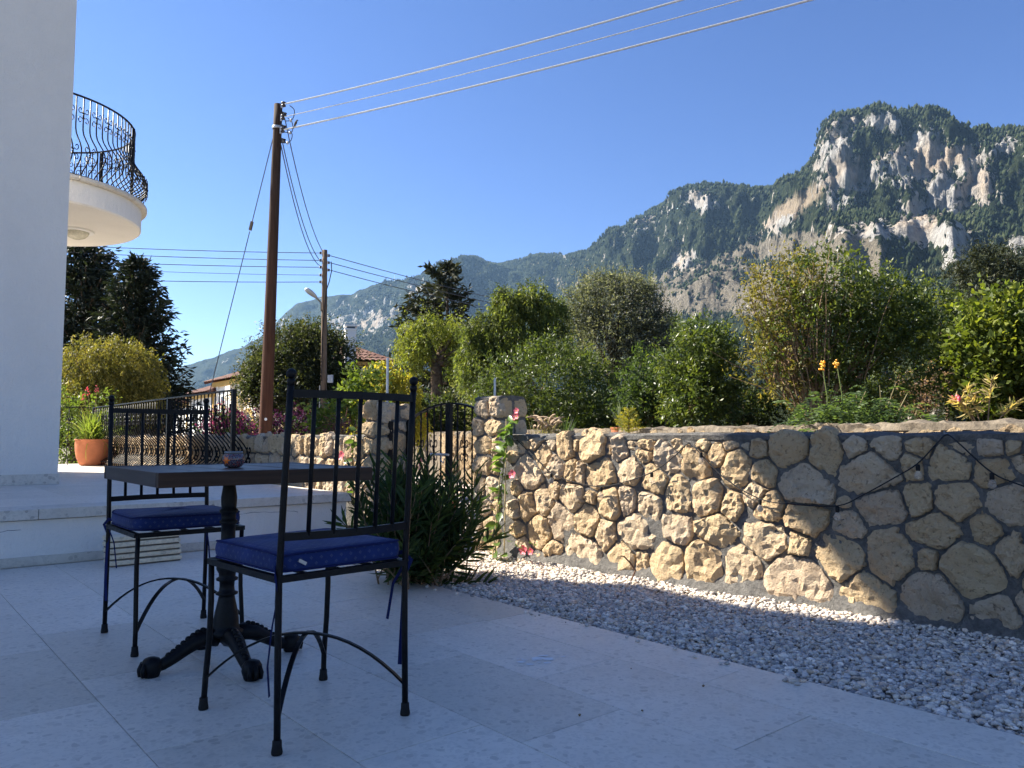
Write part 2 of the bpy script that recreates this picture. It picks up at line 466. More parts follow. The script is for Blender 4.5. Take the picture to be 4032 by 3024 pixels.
# ================================================================== distant hills
RIDGE = [(-3500, 1500), (-1500, 1420), (0, 1500), (400, 1488), (638, 1462), (722, 1449), (772, 1439), (846, 1414), (946, 1374), (1016, 1332), (1075, 1285), (1120, 1235), (1166, 1195), (1228, 1182),
 (1341, 1172), (1387, 1167), (1438, 1144), (1515, 1118), (1581, 1106), (1617, 1100), (1658, 1083), (1709, 1065), (1761, 1059), (1791, 1042), (1822, 1029), (1853, 1024), (1884, 1031),
 (1904, 1042), (1966, 1044), (2000, 1036), (2092, 1006), (2170, 1003), (2276, 1006), (2386, 947), (2496, 878), (2588, 827), (2643, 786), (2717, 754), (2781, 733), (2850, 738), (2965, 752), (3056, 735),
 (3130, 703), (3185, 660), (3222, 580), (3240, 519), (3286, 478), (3378, 448), (3451, 437), (3562, 439), (3653, 439), (3718, 460), (3773, 496), (3837, 529), (3892, 529), (3975, 506), (4032, 505), (4300, 470), (4800, 560), (6000, 700), (9000, 900)]
RDIST = [(-3500, 6500), (0, 6000), (600, 5200), (1100, 4300), (1700, 3600), (2300, 2900), (2800, 2250), (3150, 1850), (3500, 1700), (4032, 1650), (5500, 1500), (9000, 1500)]
def build_hills():
    azs = []; els = []
    for (x, y) in RIDGE:
        d = ray(x, y); azs.append(math.atan2(d.x, d.y)); els.append(d.z / math.hypot(d.x, d.y))
    o = np.argsort(azs); azs = np.array(azs)[o]; els = np.array(els)[o]
    daz = np.array([math.atan((x - 2016) / FPX) for x, _ in RDIST]); dd = np.array([q for _, q in RDIST], float)
    az = np.concatenate([np.linspace(R(-62), R(-35), 60, endpoint=False), np.linspace(R(-35), R(36), 640, endpoint=False), np.linspace(R(36), R(62), 60)])
    tt = np.concatenate([np.linspace(0, 0.3, 26, endpoint=False), np.linspace(0.3, 1.0, 170, endpoint=False), np.linspace(1.0, 1.35, 16)])
    A, T = np.meshgrid(az, tt)
    Rr = np.interp(A, daz, dd); E = np.interp(A, azs, els)
    r0 = 75.0
    r = r0 + T * (Rr - r0)
    Hr = E * Rr
    X = r * np.sin(A); Y = r * np.cos(A)
    arc = A * 1700.0
    jog = (fbm(arc / 160, T * 2.5, seed=3, oct=4) - 0.5)
    t1 = np.clip(T, 0, 1)
    # gentle foot, two cliff bands, rounded top
    pro = 0.62 * t1 ** 1.75 + 0.13 * sstep(0.50, 0.60, t1 + 0.25 * jog) + 0.25 * sstep(0.72, 0.86, t1 + 0.30 * jog)
    pro = pro - (t1 ** 6) * (0.62 + 0.13 + 0.25 * 1.0 - 1.0)
    end = 0.62 + 0.13 * sstep(0.50, 0.60, 1 + 0.25 * jog) + 0.25 * sstep(0.72, 0.86, 1 + 0.30 * jog)
    pro = pro / end
    msk = np.sin(PI * np.clip(t1, 0, 1)) ** 0.7
    g1 = 1 - np.abs(2 * fbm(arc / 210 + 0.3 * jog, r / 620, seed=21, oct=5) - 1)      # buttresses running down the slope
    g2 = fbm(X / 60, Y / 60, seed=5, oct=5)
    g3 = 1 - np.abs(2 * fbm(X / 150, Y / 150, seed=9, oct=5, gain=0.6) - 1)
    Z = Hr * pro + msk * Hr * (0.16 * (g1 - 0.75) + 0.05 * (g3 - 0.7)) + msk * 26 * (g2 - 0.5)
    rough = (fbm(arc / 14, T * 6, seed=31, oct=4) - 0.5)
    Z = Z + rough * 7.0 * np.clip(T * 3, 0, 1)
    back = np.clip(T - 1.0, 0, 1)
    Z = Z - Hr * back * 1.6
    Z = Z * sstep(0.0, 0.10, T) - 0.6 + EYE * T
    m2 = np.sin(PI * np.clip(t1, 0, 1)) ** 0.5
    ra = (fbm(arc / 75, Z / 110, seed=71, oct=5, gain=0.6) - 0.5) * 150 + (1 - np.abs(2 * fbm(arc / 38, Z / 60, seed=73, oct=4, gain=0.6) - 1) - 0.7) * 75
    r2 = r + ra * m2 * np.clip(r / 1500, 0, 1.6) * (0.22 + 0.78 * sstep(0.55, 0.75, T)) * np.clip(T * 2, 0, 1)
    X = r2 * np.sin(A); Y = r2 * np.cos(A)
    nr, nc = T.shape
    verts = np.stack([X, Y, Z], -1)
    # where it is bare rock, scree, scrub or forest
    dz = Z - EYE
    zc = Y * math.cos(PITCH) + dz * math.sin(PITCH); yc = -Y * math.sin(PITCH) + dz * math.cos(PITCH)
    px = 2016 + FPX * X / zc; py = 1512 - FPX * yc / zc
    nx = np.gradient(verts, axis=1); ny = np.gradient(verts, axis=0)
    nn = np.cross(nx, ny); nn /= np.linalg.norm(nn, axis=-1, keepdims=True) + 1e-9
    steep = 1 - np.abs(nn[..., 2])
    def blob(cx, cy, rx, ry, a=0.0):
        c, s = math.cos(R(a)), math.sin(R(a))
        u = ((px - cx) * c + (py - cy) * s) / rx; v = (-(px - cx) * s + (py - cy) * c) / ry
        return np.exp(-(u * u + v * v))
    rock = 0
    for q in [(3290, 590, 70, 110, 20), (3330, 720, 80, 90), (3480, 480, 90, 30), (3560, 640, 120, 80, -20), (3640, 560, 50, 60), (3690, 690, 80, 90), (3740, 800, 90, 60), (3800, 630, 70, 50), (3870, 720, 60, 70), (3480, 905, 200, 45, -4), (3700, 930, 120, 50),
              (3790, 1030, 55, 110, 10), (2760, 790, 80, 50), (2530, 880, 60, 40, -30), (3060, 880, 60, 25, -20), (3960, 560, 80, 60), (4010, 960, 70, 60), (3600, 840, 60, 50), (2220, 1010, 30, 18), (2690, 1030, 70, 40, -10), (1560, 1250, 26, 70), (1480, 1260, 60, 70), (1350, 1270, 90, 70), (1640, 1140, 50, 40)]:
        rock = rock + blob(*q)
    sc = fbm(px / 34, py / 26, seed=41, oct=5, gain=0.62); sc2 = fbm(px / 12, py / 12, seed=43, oct=4, gain=0.6)
    rk = sstep(0.46, 0.62, 0.60 * np.clip(rock, 0, 1.1) + 0.85 * (sc - 0.5) + 0.75 * (sc2 - 0.5) + 0.25 * np.clip(steep - 0.4, 0, 1) + 0.02)
    scree = np.clip(blob(3160, 790, 130, 34, -36) + blob(3100, 830, 60, 26, -30), 0, 1)
    scree = sstep(0.35, 0.6, scree + 0.3 * (sc - 0.5))
    lowx = np.array([2380, 2560, 2700, 2850, 3000, 3150, 3300, 3450]); upy = np.array([1190, 1090, 1030, 985, 930, 900, 900, 930])
    top = np.interp(px, lowx, upy); slope_zone = sstep(-20, 30, py - top) * sstep(2360, 2500, px) * (1 - sstep(1210, 1300, py)) * (1 - sstep(3420, 3560, px))
    bare = sstep(0.40, 0.56, slope_zone * 0.62 + 0.55 * (sc2 - 0.5) + 0.45 * (sc - 0.5))
    fields = blob(930, 1505, 60, 8) + blob(1500, 1300, 1, 1)
    fields = sstep(0.3, 0.6, fields + 0.4 * (sc2 - 0.5)) * (px < 1100)
    rockaff = np.clip(0.55 * np.clip(rock, 0, 1.1) * np.where(px < 1950, 0.62, 1.0) + 0.55 * (sc - 0.5) + 0.28 * np.clip(steep - 0.4, 0, 1) + 0.05, 0, 1)
    warm = np.clip(0.30 + 0.5 * blob(3800, 1030, 40, 90) + 0.35 * blob(3310, 640, 40, 90) + 0.5 * blob(1560, 1240, 20, 50) + 0.35 * (fbm(px / 50, py / 70, seed=61, oct=3) - 0.5), 0, 1)
    bareaff = np.clip(slope_zone * 0.66 + 0.9 * fields, 0, 1)
    col = np.stack([rockaff, bareaff, np.clip(scree, 0, 1)], -1)
    idx = np.arange(nr * nc).reshape(nr, nc)
    faces = np.stack([idx[:-1, :-1], idx[:-1, 1:], idx[1:, 1:], idx[1:, :-1]], -1).reshape(-1, 4)
    t = NT('hillside'); a = t.new('ShaderNodeVertexColor', layer_name='Col'); p = t.pos(); pz = t.pos(scale=(1, 1, 0.55))
    sp = t.new('ShaderNodeSeparateColor'); t.l.new(a.outputs['Color'], sp.inputs[0])
    nA = t.noise(pz, 0.022, 8, 0.68); nB = t.noise(pz, 0.09, 6, 0.7); nC = t.noise(p, 0.05, 5, 0.6); nD = t.noise(p, 0.30, 4, 0.6); nE = t.noise(p, 0.008, 4)
    def thr(base, k1, k2, lo, hi):
        s = t.math('ADD', base, t.math('ADD', t.math('MULTIPLY', t.math('SUBTRACT', nA, 0.5), k1), t.math('MULTIPLY', t.math('SUBTRACT', nB, 0.5), k2)))
        return t.ramp(s, [(lo, (0,) * 3), (hi, (1,) * 3)])
    forest = t.mix(t.ramp(nB, [(0.35, (0,) * 3), (0.7, (1,) * 3)]), (0.009, 0.016, 0.008), (0.050, 0.062, 0.026))
    forest = t.mix(1.0, forest, t.ramp(nC, [(0.3, (0.6,) * 3), (0.7, (1.35,) * 3)]), 'MULTIPLY')
    rockc = t.mix(t.ramp(nE, [(0.45, (0,) * 3), (0.62, (0.75,) * 3)]), (0.40, 0.385, 0.365), (0.44, 0.345, 0.25))
    rockc = t.mix(1.0, rockc, t.ramp(nB, [(0.3, (0.45,) * 3), (0.62, (1.25,) * 3)]), 'MULTIPLY')
    brown = t.mix(1.0, t.mix(nC, (0.17, 0.145, 0.105), (0.25, 0.22, 0.175)), t.ramp(nD, [(0.3, (0.6,) * 3), (0.7, (1.3,) * 3)]), 'MULTIPLY')
    c = t.mix(thr(sp.outputs[1], 1.5, 1.5, 0.36, 0.48), forest, brown)
    c = t.mix(t.math('MULTIPLY', sp.outputs[2], 0.9), c, t.mix(nD, (0.33, 0.26, 0.18), (0.42, 0.34, 0.25)))
    c = t.mix(thr(sp.outputs[0], 1.5, 1.2, 0.36, 0.45), c, rockc)
    t.col(c); t.rough(0.95); t.spec(0.05)
    nb = t.bump(nA, 1.0, 40.0); t.bump(nB, 1.0, 12.0, nb)
    h = np_mesh('hills', verts.reshape(-1, 3), faces, t.m, col=col.reshape(-1, 3))
    tag(h, kind='structure')
    # woodland on the slopes: low tree shapes by the thousand
    wgt = ((1 - rk) * (1 - 0.72 * bare) * (1 - scree) * (1 - fields) * np.clip(steep * -1.2 + 1.5, 0, 1))
    wgt = wgt * (r > 260) * (r < 3300) * (np.abs(A) < R(39)) * (T < 1.01) * (r ** 1.0) * (0.25 + sstep(0.4, 0.6, sc)) 
    wgt = (wgt / wgt.sum()).ravel()
    N = 60000
    pick = nrg.choice(nr * nc, size=N, p=wgt)
    P = verts.reshape(-1, 3)[pick] + nrg.normal(0, 3.0, (N, 3)) * [1, 1, 0]
    hgt = nrg.uniform(4.5, 10.5, N) * np.interp(r.ravel()[pick], [300, 1500, 3300], [0.55, 1.0, 1.35]); wid = hgt * nrg.uniform(0.22, 0.44, N)
    K = 4
    ang = nrg.uniform(0, 2 * PI, N)
    V0 = np.zeros((N, K + 2, 3))
    V0[:, 0] = P + np.stack([nrg.normal(0, .5, N), nrg.normal(0, .5, N), hgt], -1)
    for k in range(K):
        a_ = ang + 2 * PI * k / K; w_ = wid * nrg.uniform(0.7, 1.25, N)
        V0[:, 1 + k] = P + np.stack([w_ * np.cos(a_), w_ * np.sin(a_), hgt * nrg.uniform(0.25, 0.5, N)], -1)
    V0[:, K + 1] = P + [0, 0, -2.5]
    base = (np.arange(N) * (K + 2))[:, None]
    F = []
    for k in range(K):
        F.append(np.stack([base[:, 0], base[:, 0] + 1 + k, base[:, 0] + 1 + (k + 1) % K], -1))
        F.append(np.stack([base[:, 0] + K + 1, base[:, 0] + 1 + (k + 1) % K, base[:, 0] + 1 + k], -1))
    F = np.concatenate(F)
    cm = nrg.uniform(0, 1, (N, 1)) ** 1.5
    cc = np.array([0.013, 0.022, 0.012]) * (1 - cm) + np.array([0.050, 0.060, 0.028]) * cm
    w = np_mesh('hillside_forest', V0.reshape(-1, 3), F, leafdull, col=np.repeat(cc, K + 2, 0))
    tag(w, 'dark green wood covering the mountain slopes', 'forest', kind='stuff')
t = NT('far_foliage'); a = t.new('ShaderNodeVertexColor', layer_name='Col'); t.col(a.outputs['Color']); t.rough(0.9); t.spec(0.05); leafdull = t.m
build_hills()
for (x, y, h, lab) in [(1536, 1113, 22, 'short radio mast on the far ridge, left of the pair'), (1553, 1107, 25, 'radio mast on the far ridge, right of the pair'), (1693, 1068, 36, 'tall thin radio mast alone on the far ridge')]:
    d = float(np.interp(x, [1100, 1700, 2300], [4300, 3600, 2900])) * 0.99
    b = D(x, y, d * math.cos(math.atan((x - 2016) / FPX)))
    mb = MB().tube([b - Vector((0, 0, 10)), b + Vector((0, 0, h * 0.6)), b + Vector((0, 0, h * 1.2))], [1.6, 1.1, 0.5], 4)
    tag(obj('radio_mast', mb, M['grey_plastic'], loc=b), lab, 'mast', 'radio masts on the ridge')

# ================================================================== near ground
t = NT('dry_ground'); p = t.pos(); n = t.noise(p, 1.2, 6, 0.65); n2 = t.noise(p, 30, 4)
t.col(t.mix(t.ramp(n2, [(0.4, (0,) * 3), (0.7, (0.6,) * 3)]), t.ramp(n, [(0.35, (0.14, 0.115, 0.08)), (0.65, (0.26, 0.22, 0.16))]), (0.09, 0.10, 0.05))); t.rough(0.95); t.bump(n2, 0.8, 0.03); M['ground'] = t.m
mb = MB(); n = 72
mb.v = [Vector((0, 0, -0.10))] + [Vector((110 * math.cos(2 * PI * k / n), 110 * math.sin(2 * PI * k / n), -0.10)) for k in range(n)]
mb.f = [(0, 1 + k, 1 + (k + 1) % n) for k in range(n)]
tag(obj('ground', mb, M['ground']), kind='structure')

# gravel yard (loose stones on a bed)
W0 = Vector((0.05, 5.44, 0)); WD = Vector((0.685, -0.728, 0)).normalized(); WN = Vector((-WD.y, WD.x, 0)) * -1   # wall line, direction to the right, normal to camera
if WN.y > 0: WN = -WN
def WP(k, z=0.0, off=0.0):
    p = W0 + WD * k + WN * off
    return Vector((p.x, p.y, z))
TE = 2.575        # terrace edge (u)
SV = 6.0          # step (v)
UP = 0.375        # upper terrace height
t = NT('gravel_bed'); p = t.pos(); n = t.voro(p, 60, out='Color'); n2 = t.noise(p, 4)
sp = t.new('ShaderNodeSeparateColor'); t.l.new(n, sp.inputs[0])
t.col(t.ramp(sp.outputs[0], [(0, (0.22, 0.20, 0.18)), (0.5, (0.46, 0.42, 0.38)), (1, (0.62, 0.57, 0.51))])); t.rough(0.95)
vd = t.voro(p, 60); t.bump(vd, 1.0, -0.012 if False else 0.012); M['gravel_bed'] = t.m
mb = MB(); 
q = [UV(TE - 0.05, -2.5, -0.045), WP(5.2, -0.045, -0.1), WP(-0.2, -0.045, -0.1), UV(4.6, 7.0, -0.045), UV(6.0, 14.0, -0.045), UV(3.0, 16.0, -0.045), UV(2.5, 6.2, -0.045)]
q = [UV(TE - 0.05, -2.5, -0.045), UV(6.5, -2.5, -0.045), UV(13.5, 5.0, -0.045), UV(12.5, 16.5, -0.045), UV(TE - 0.05, 16.5, -0.045)]
mb.add(q, [tuple(range(len(q)))])
tag(obj('gravel_yard', mb, M['gravel_bed']), kind='structure')
def pebbles(name, pts, size, seed, squash=0.62):
    r_ = np.random.default_rng(seed); N = len(pts)
    phi = (1 + 5 ** 0.5) / 2
    ico = np.array([(-1, phi, 0), (1, phi, 0), (-1, -phi, 0), (1, -phi, 0), (0, -1, phi), (0, 1, phi), (0, -1, -phi), (0, 1, -phi), (phi, 0, -1), (phi, 0, 1), (-phi, 0, -1), (-phi, 0, 1)]) / 1.902
    icf = np.array([(0, 11, 5), (0, 5, 1), (0, 1, 7), (0, 7, 10), (0, 10, 11), (1, 5, 9), (5, 11, 4), (11, 10, 2), (10, 7, 6), (7, 1, 8), (3, 9, 4), (3, 4, 2), (3, 2, 6), (3, 6, 8), (3, 8, 9), (4, 9, 5), (2, 4, 11), (6, 2, 10), (8, 6, 7), (9, 8, 1)])
    s = size * np.exp(r_.normal(0, 0.32, (N, 1, 1))) / 2
    ax = np.stack([r_.uniform(0.9, 1.5, N), r_.uniform(0.7, 1.1, N), r_.uniform(squash * 0.7, squash * 1.3, N)], -1)[:, None, :]
    v = ico[None] * (1 + r_.uniform(-0.28, 0.28, (N, 12, 1))) * ax * s
    a = r_.uniform(0, 2 * PI, N); c, sn = np.cos(a)[:, None], np.sin(a)[:, None]
    tl = r_.normal(0, 0.35, N)[:, None]
    x = v[..., 0]; y = v[..., 1]; z = v[..., 2]
    y, z = y * np.cos(tl) - z * np.sin(tl), y * np.sin(tl) + z * np.cos(tl)
    v = np.stack([x * c - y * sn, x * sn + y * c, z], -1) + pts[:, None, :]
    F = (icf[None] + (np.arange(N) * 12)[:, None, None]).reshape(-1, 3)
    pal = np.array([(0.44, 0.42, 0.40), (0.34, 0.335, 0.34), (0.54, 0.51, 0.48), (0.40, 0.34, 0.28), (0.24, 0.24, 0.25), (0.48, 0.40, 0.34)])
    ci = r_.choice(6, N, p=[0.3, 0.25, 0.2, 0.1, 0.1, 0.05]); cc = pal[ci] * r_.uniform(0.7, 1.15, (N, 1)) * np.array([1.50, 1.38, 1.24])
    t = NT(name + '_stone'); a_ = t.new('ShaderNodeVertexColor', layer_name='Col'); pp = t.pos(); nz = t.noise(pp, 90, 4)
    t.col(t.mix(1.0, a_.outputs['Color'], t.ramp(nz, [(0.3, (0.75,) * 3), (0.7, (1.2,) * 3)]), 'MULTIPLY')); t.rough(0.85); t.spec(0.25)
    o = np_mesh(name, v.reshape(-1, 3), F, t.m, col=np.repeat(cc, 12, 0))
    return o
def sample_quad(u0, u1, v0, v1, n, seed):
    r_ = np.random.default_rng(seed)
    u = r_.uniform(u0, u1, n); v = r_.uniform(v0, v1, n)
    return np.stack([U.x * u + V.x * v, U.y * u + V.y * v, np.zeros(n)], -1)
pts = sample_quad(TE, TE + 1.75, 0.1, 6.0, 84000, 5)
rel = pts - np.array(W0); kk = rel @ np.array(WD); oo = rel @ np.array(WN)
keep = (oo > -0.02) & (pts @ np.array(U) > TE + 0.012) & (pts[:, 0] / np.maximum(pts[:, 1], .1) < 0.80) 
dist = np.hypot(pts[:, 0], pts[:, 1]); keep &= (nrg.uniform(0, 1, len(pts)) < np.interp(dist, [2.0, 3.5, 6], [1.0, 0.92, 0.72]))
pts = pts[keep]
edge = np.clip((pts @ np.array(U) - TE) / 0.10, 0, 1)
wallb = np.clip(1 - (pts - np.array(W0)) @ np.array(WN) / 0.30, 0, 1)
pts[:, 2] = -0.036 + 0.020 * edge + 0.016 * fbm(pts[:, 0] * 3, pts[:, 1] * 3, seed=4) + 0.03 * wallb ** 2 + nrg.uniform(-0.006, 0.008, len(pts))
stray = sample_quad(TE - 0.09, TE - 0.005, 0.4, 5.6, 46, 15); stray[:, 2] = 0.006
pts = np.concatenate([pts, stray])
tag(pebbles('gravel', pts, 0.0175, 8), 'loose grey and beige gravel between the terrace and the stone wall', 'gravel', kind='stuff')
pts = sample_quad(TE + 0.75, TE + 6.0, 6.0, 15.0, 16000, 6); rel = pts - np.array(W0)
keep = ((rel @ np.array(WN)) < -0.30) & (np.abs(pts[:, 0] / pts[:, 1] + 0.07) < 0.16); pts = pts[keep]; pts[:, 2] = -0.03
tag(pebbles('path_gravel', pts, 0.035, 9), 'pale gravel of the path seen through the gate bars', 'gravel', kind='stuff')

# ================================================================== terrace
mb = MB().box(UV((TE - 5.5) / 2, (SV - 3.0) / 2, -0.054) , (TE + 5.5, SV + 3.0, 0.1), MUV)
floor = tag(obj('terrace_floor', mb, M['grout']), kind='structure')
bounds = [TE, 2.275, 1.866, 1.453, 1.040, 0.632, 0.222, -0.19, -0.60, -1.01, -1.42, -1.83, -2.24]
meshes = {}
def tile_piece(name, parent, w, l, th, m, c, b=0.0022):
    key = (name, round(w, 4), round(l, 4), th)
    if key not in meshes:
        q = MB().cbox((0, 0, 0), (w, l, th), None, b)
        me = bpy.data.meshes.new(name); me.from_pydata([tuple(x) for x in q.v], [], q.f); me.materials.append(m); meshes[key] = me
    o = bpy.data.objects.new(name, meshes[key]); C.objects.link(o); o.parent = parent
    o.location = Vector(c) - org(parent); o.rotation_euler = (0, 0, PI / 2 - YAW)
    ORG[o.name] = Vector(c)
    return o
g = 0.0022
for i in range(len(bounds) - 1):
    u1, u0 = bounds[i], bounds[i + 1]
    L = 1.20 if i == 0 else 0.81
    off = [0.47, 1.267, 0.87, 1.05, 0.66, 1.20, 0.80, 1.10, 0.70, 1.0, 0.9, 0.6][i]
    v = off - 2 * L
    while v < SV:
        v0, v1 = v, min(v + L, SV - 0.002)
        vis = UV((u0 + u1) / 2, (v0 + v1) / 2)
        if v1 - v0 > 0.05 and vis.y > 0.5:
            tile_piece('tile', floor, u1 - u0 - g, v1 - v0 - g, 0.02, M['tile'], UV((u0 + u1) / 2, (v0 + v1) / 2, -0.010 + rng.uniform(-0.0006, 0.0006)))
        v += L
# step and upper terrace
UE = 3.26
upper = tag(obj('upper_terrace', MB().box(UV((UE - 0.03 - 8) / 2, SV + 0.03 + 5.2, UP / 2 - 0.05), (UE - 0.03 + 8, 10.4, UP - 0.05), MUV), M['white']), kind='structure')
u = UE; k = 0
for L in [1.17, 1.15, 1.2, 1.2, 1.2, 1.2]:
    tile_piece('coping_stone', upper, L - 0.003, 0.34, 0.068, M['coping'], UV(u - L / 2, SV + 0.17 - 0.015, UP - 0.034), 0.004); u -= L
u = UE
for L in [0.66, 1.1, 1.1, 1.1, 1.1, 1.1]:
    w = min(L, u + 6)
    tile_piece('skirting', upper, L - 0.003, 0.012, 0.062, M['coping'], UV(u - 0.03 - L / 2, SV + 0.0265 - 0.003, 0.032), 0.002); u -= L
v = SV + 0.325 + 0.001
for j in range(12):
    for i in range(12):
        uu = UE - 0.34 - 0.4 - i * 0.8 if True else 0
        tile_piece('tile', upper, 0.8 - g, 0.8 - g, 0.03, M['tile'], UV(uu + 0.001, v + 0.4, UP - 0.0152))
    v += 0.8
v = SV + 0.325 + 0.001
for j in range(8):
    tile_piece('coping_stone', upper, 0.336, 1.2 - 0.003, 0.068, M['coping'], UV(UE - 0.168, v + 0.6, UP - 0.034), 0.004); v += 1.2
# cracks in the render of the step
for pts_ in ([(1.05, .245), (0.95, .24), (0.88, .225), (0.80, .235), (0.72, .228), (0.60, .245), (0.5, .236)], [(2.35, .26), (2.5, .252), (2.62, .262), (2.75, .25), (2.9, .256), (3.02, .236)], [(0.2, .16), (0.02, .17), (-0.12, .158), (-0.3, .17), (-0.5, .165)], [(2.05, .25), (2.2, .235), (2.32, .24)]):
    pp = [UV(a - 0.2, SV + 0.0295, z) for a, z in pts_]
    fine = []
    for a, b in zip(pp[:-1], pp[1:]):
        for s in range(4):
            fine.append(a.lerp(b, s / 4) + Vector((0, 0, rng.uniform(-.004, .004))))
    obj('crack', MB().tube(fine, [0.0016 * rng.uniform(0.4, 1.2) for _ in fine], 4), M['crack'], upper)

# small debris and a splash of old paint on the tiles
for (x, y, s) in [(2282, 2815, .011), (2528, 2797, .008), (2770, 2700, .010), (2485, 2632, .006), (1678, 2350, .006)]:
    p_ = G(x, y, 0.004)
    mb = MB().ball(p_, s / 2, 6, 0.7)
    for q in mb.v: q += Vector((rng.uniform(-1, 1), rng.uniform(-1, 1), rng.uniform(-.5, .5))) * s * 0.15
    side = {2282: 'in the middle of the paving', 2528: 'right of the middle of the paving', 2770: 'on a joint near the gravel edge', 2485: 'near the white paint splash', 1678: 'beside the front chair'}[x]
    tag(obj('dry_berry', mb, M['twig'], loc=p_), 'tiny dark dry berry lying ' + side, 'debris', 'debris on the paving')
mb = MB()
for k in range(26):
    a = rng.gauss(0, 1); x, y = 2105 + a * 48, 2598 - a * 5 + rng.gauss(0, 7); p_ = G(x, y, 0.0); r_ = rng.uniform(.003, .016)
    n = 9; o = len(mb.v)
    ring = [p_ + Vector((r_ * 1.6 * rng.uniform(.6, 1.2) * math.cos(2 * PI * j / n), r_ * rng.uniform(.6, 1.2) * math.sin(2 * PI * j / n), 0.0012 + k * 1e-5)) for j in range(n)]
    mb.add(ring, [tuple(range(n))])
tag(obj('paint_splash', mb, M['house_white'], floor))

# ================================================================== stone walls
def stone_outline(st, i, gap, wob, seed):
    s, z, w, h, a = st[i]
    r_ = random.Random(seed * 1000 + i)
    n = 30; rx, rz = w / 2, h / 2
    nf = r_.choice((5, 6, 6, 7)); a_0 = r_.uniform(0, 2 * PI)
    facets = [(a_0 + 2 * PI * (q_ + r_.uniform(-.28, .28)) / nf, r_.uniform(0.80, 1.0)) for q_ in range(nf)]
    ph = [r_.uniform(0, 2 * PI) for _ in range(5)]
    near = []
    for j, (s2, z2, w2, h2, a2) in enumerate(st):
        if j == i: continue
        dx, dz = s2 - s, z2 - z; dd = math.hypot(dx, dz)
        if dd > 1.2 * (max(w, h) + max(w2, h2)): continue
        th = math.atan2(dz, dx)
        def rad(rx_, rz_, aa, t): 
            c, q = math.cos(t - aa), math.sin(t - aa); return 1 / math.sqrt((c / rx_) ** 2 + (q / rz_) ** 2)
        ri = rad(rx, rz, a, th); rj = rad(w2 / 2, h2 / 2, a2, th)
        near.append((th, dd * ri / (ri + rj) - gap / 2))
    out = []
    for k in range(n):
        t_ = 2 * PI * k / n + r_.uniform(-.06, .06)
        c, q = math.cos(t_ - a), math.sin(t_ - a)
        el_ = 1 / math.sqrt((c / rx) ** 2 + (q / rz) ** 2)
        ta_ = math.atan2(q / rz, c / rx)
        rr = 1.36 * el_ * min([1.0] + [fd / max(math.cos(ta_ - fa_), .2) for fa_, fd in facets if math.cos(ta_ - fa_) > .2])
        rr *= 1 + wob * (0.5 * math.sin(2 * t_ + ph[0]) + 0.55 * math.sin(3 * t_ + ph[1]) + 0.4 * math.sin(5 * t_ + ph[2]) + 0.25 * math.sin(8 * t_ + ph[3]))
        for th, lim in near:
            cc = math.cos(t_ - th)
            if cc > 0.05: rr = min(rr, max(lim, 0.01) / cc)
        rr = rr * (1 + r_.uniform(-.04, .04))
        out.append((rr * math.cos(t_), rr * math.sin(t_)))
    return out
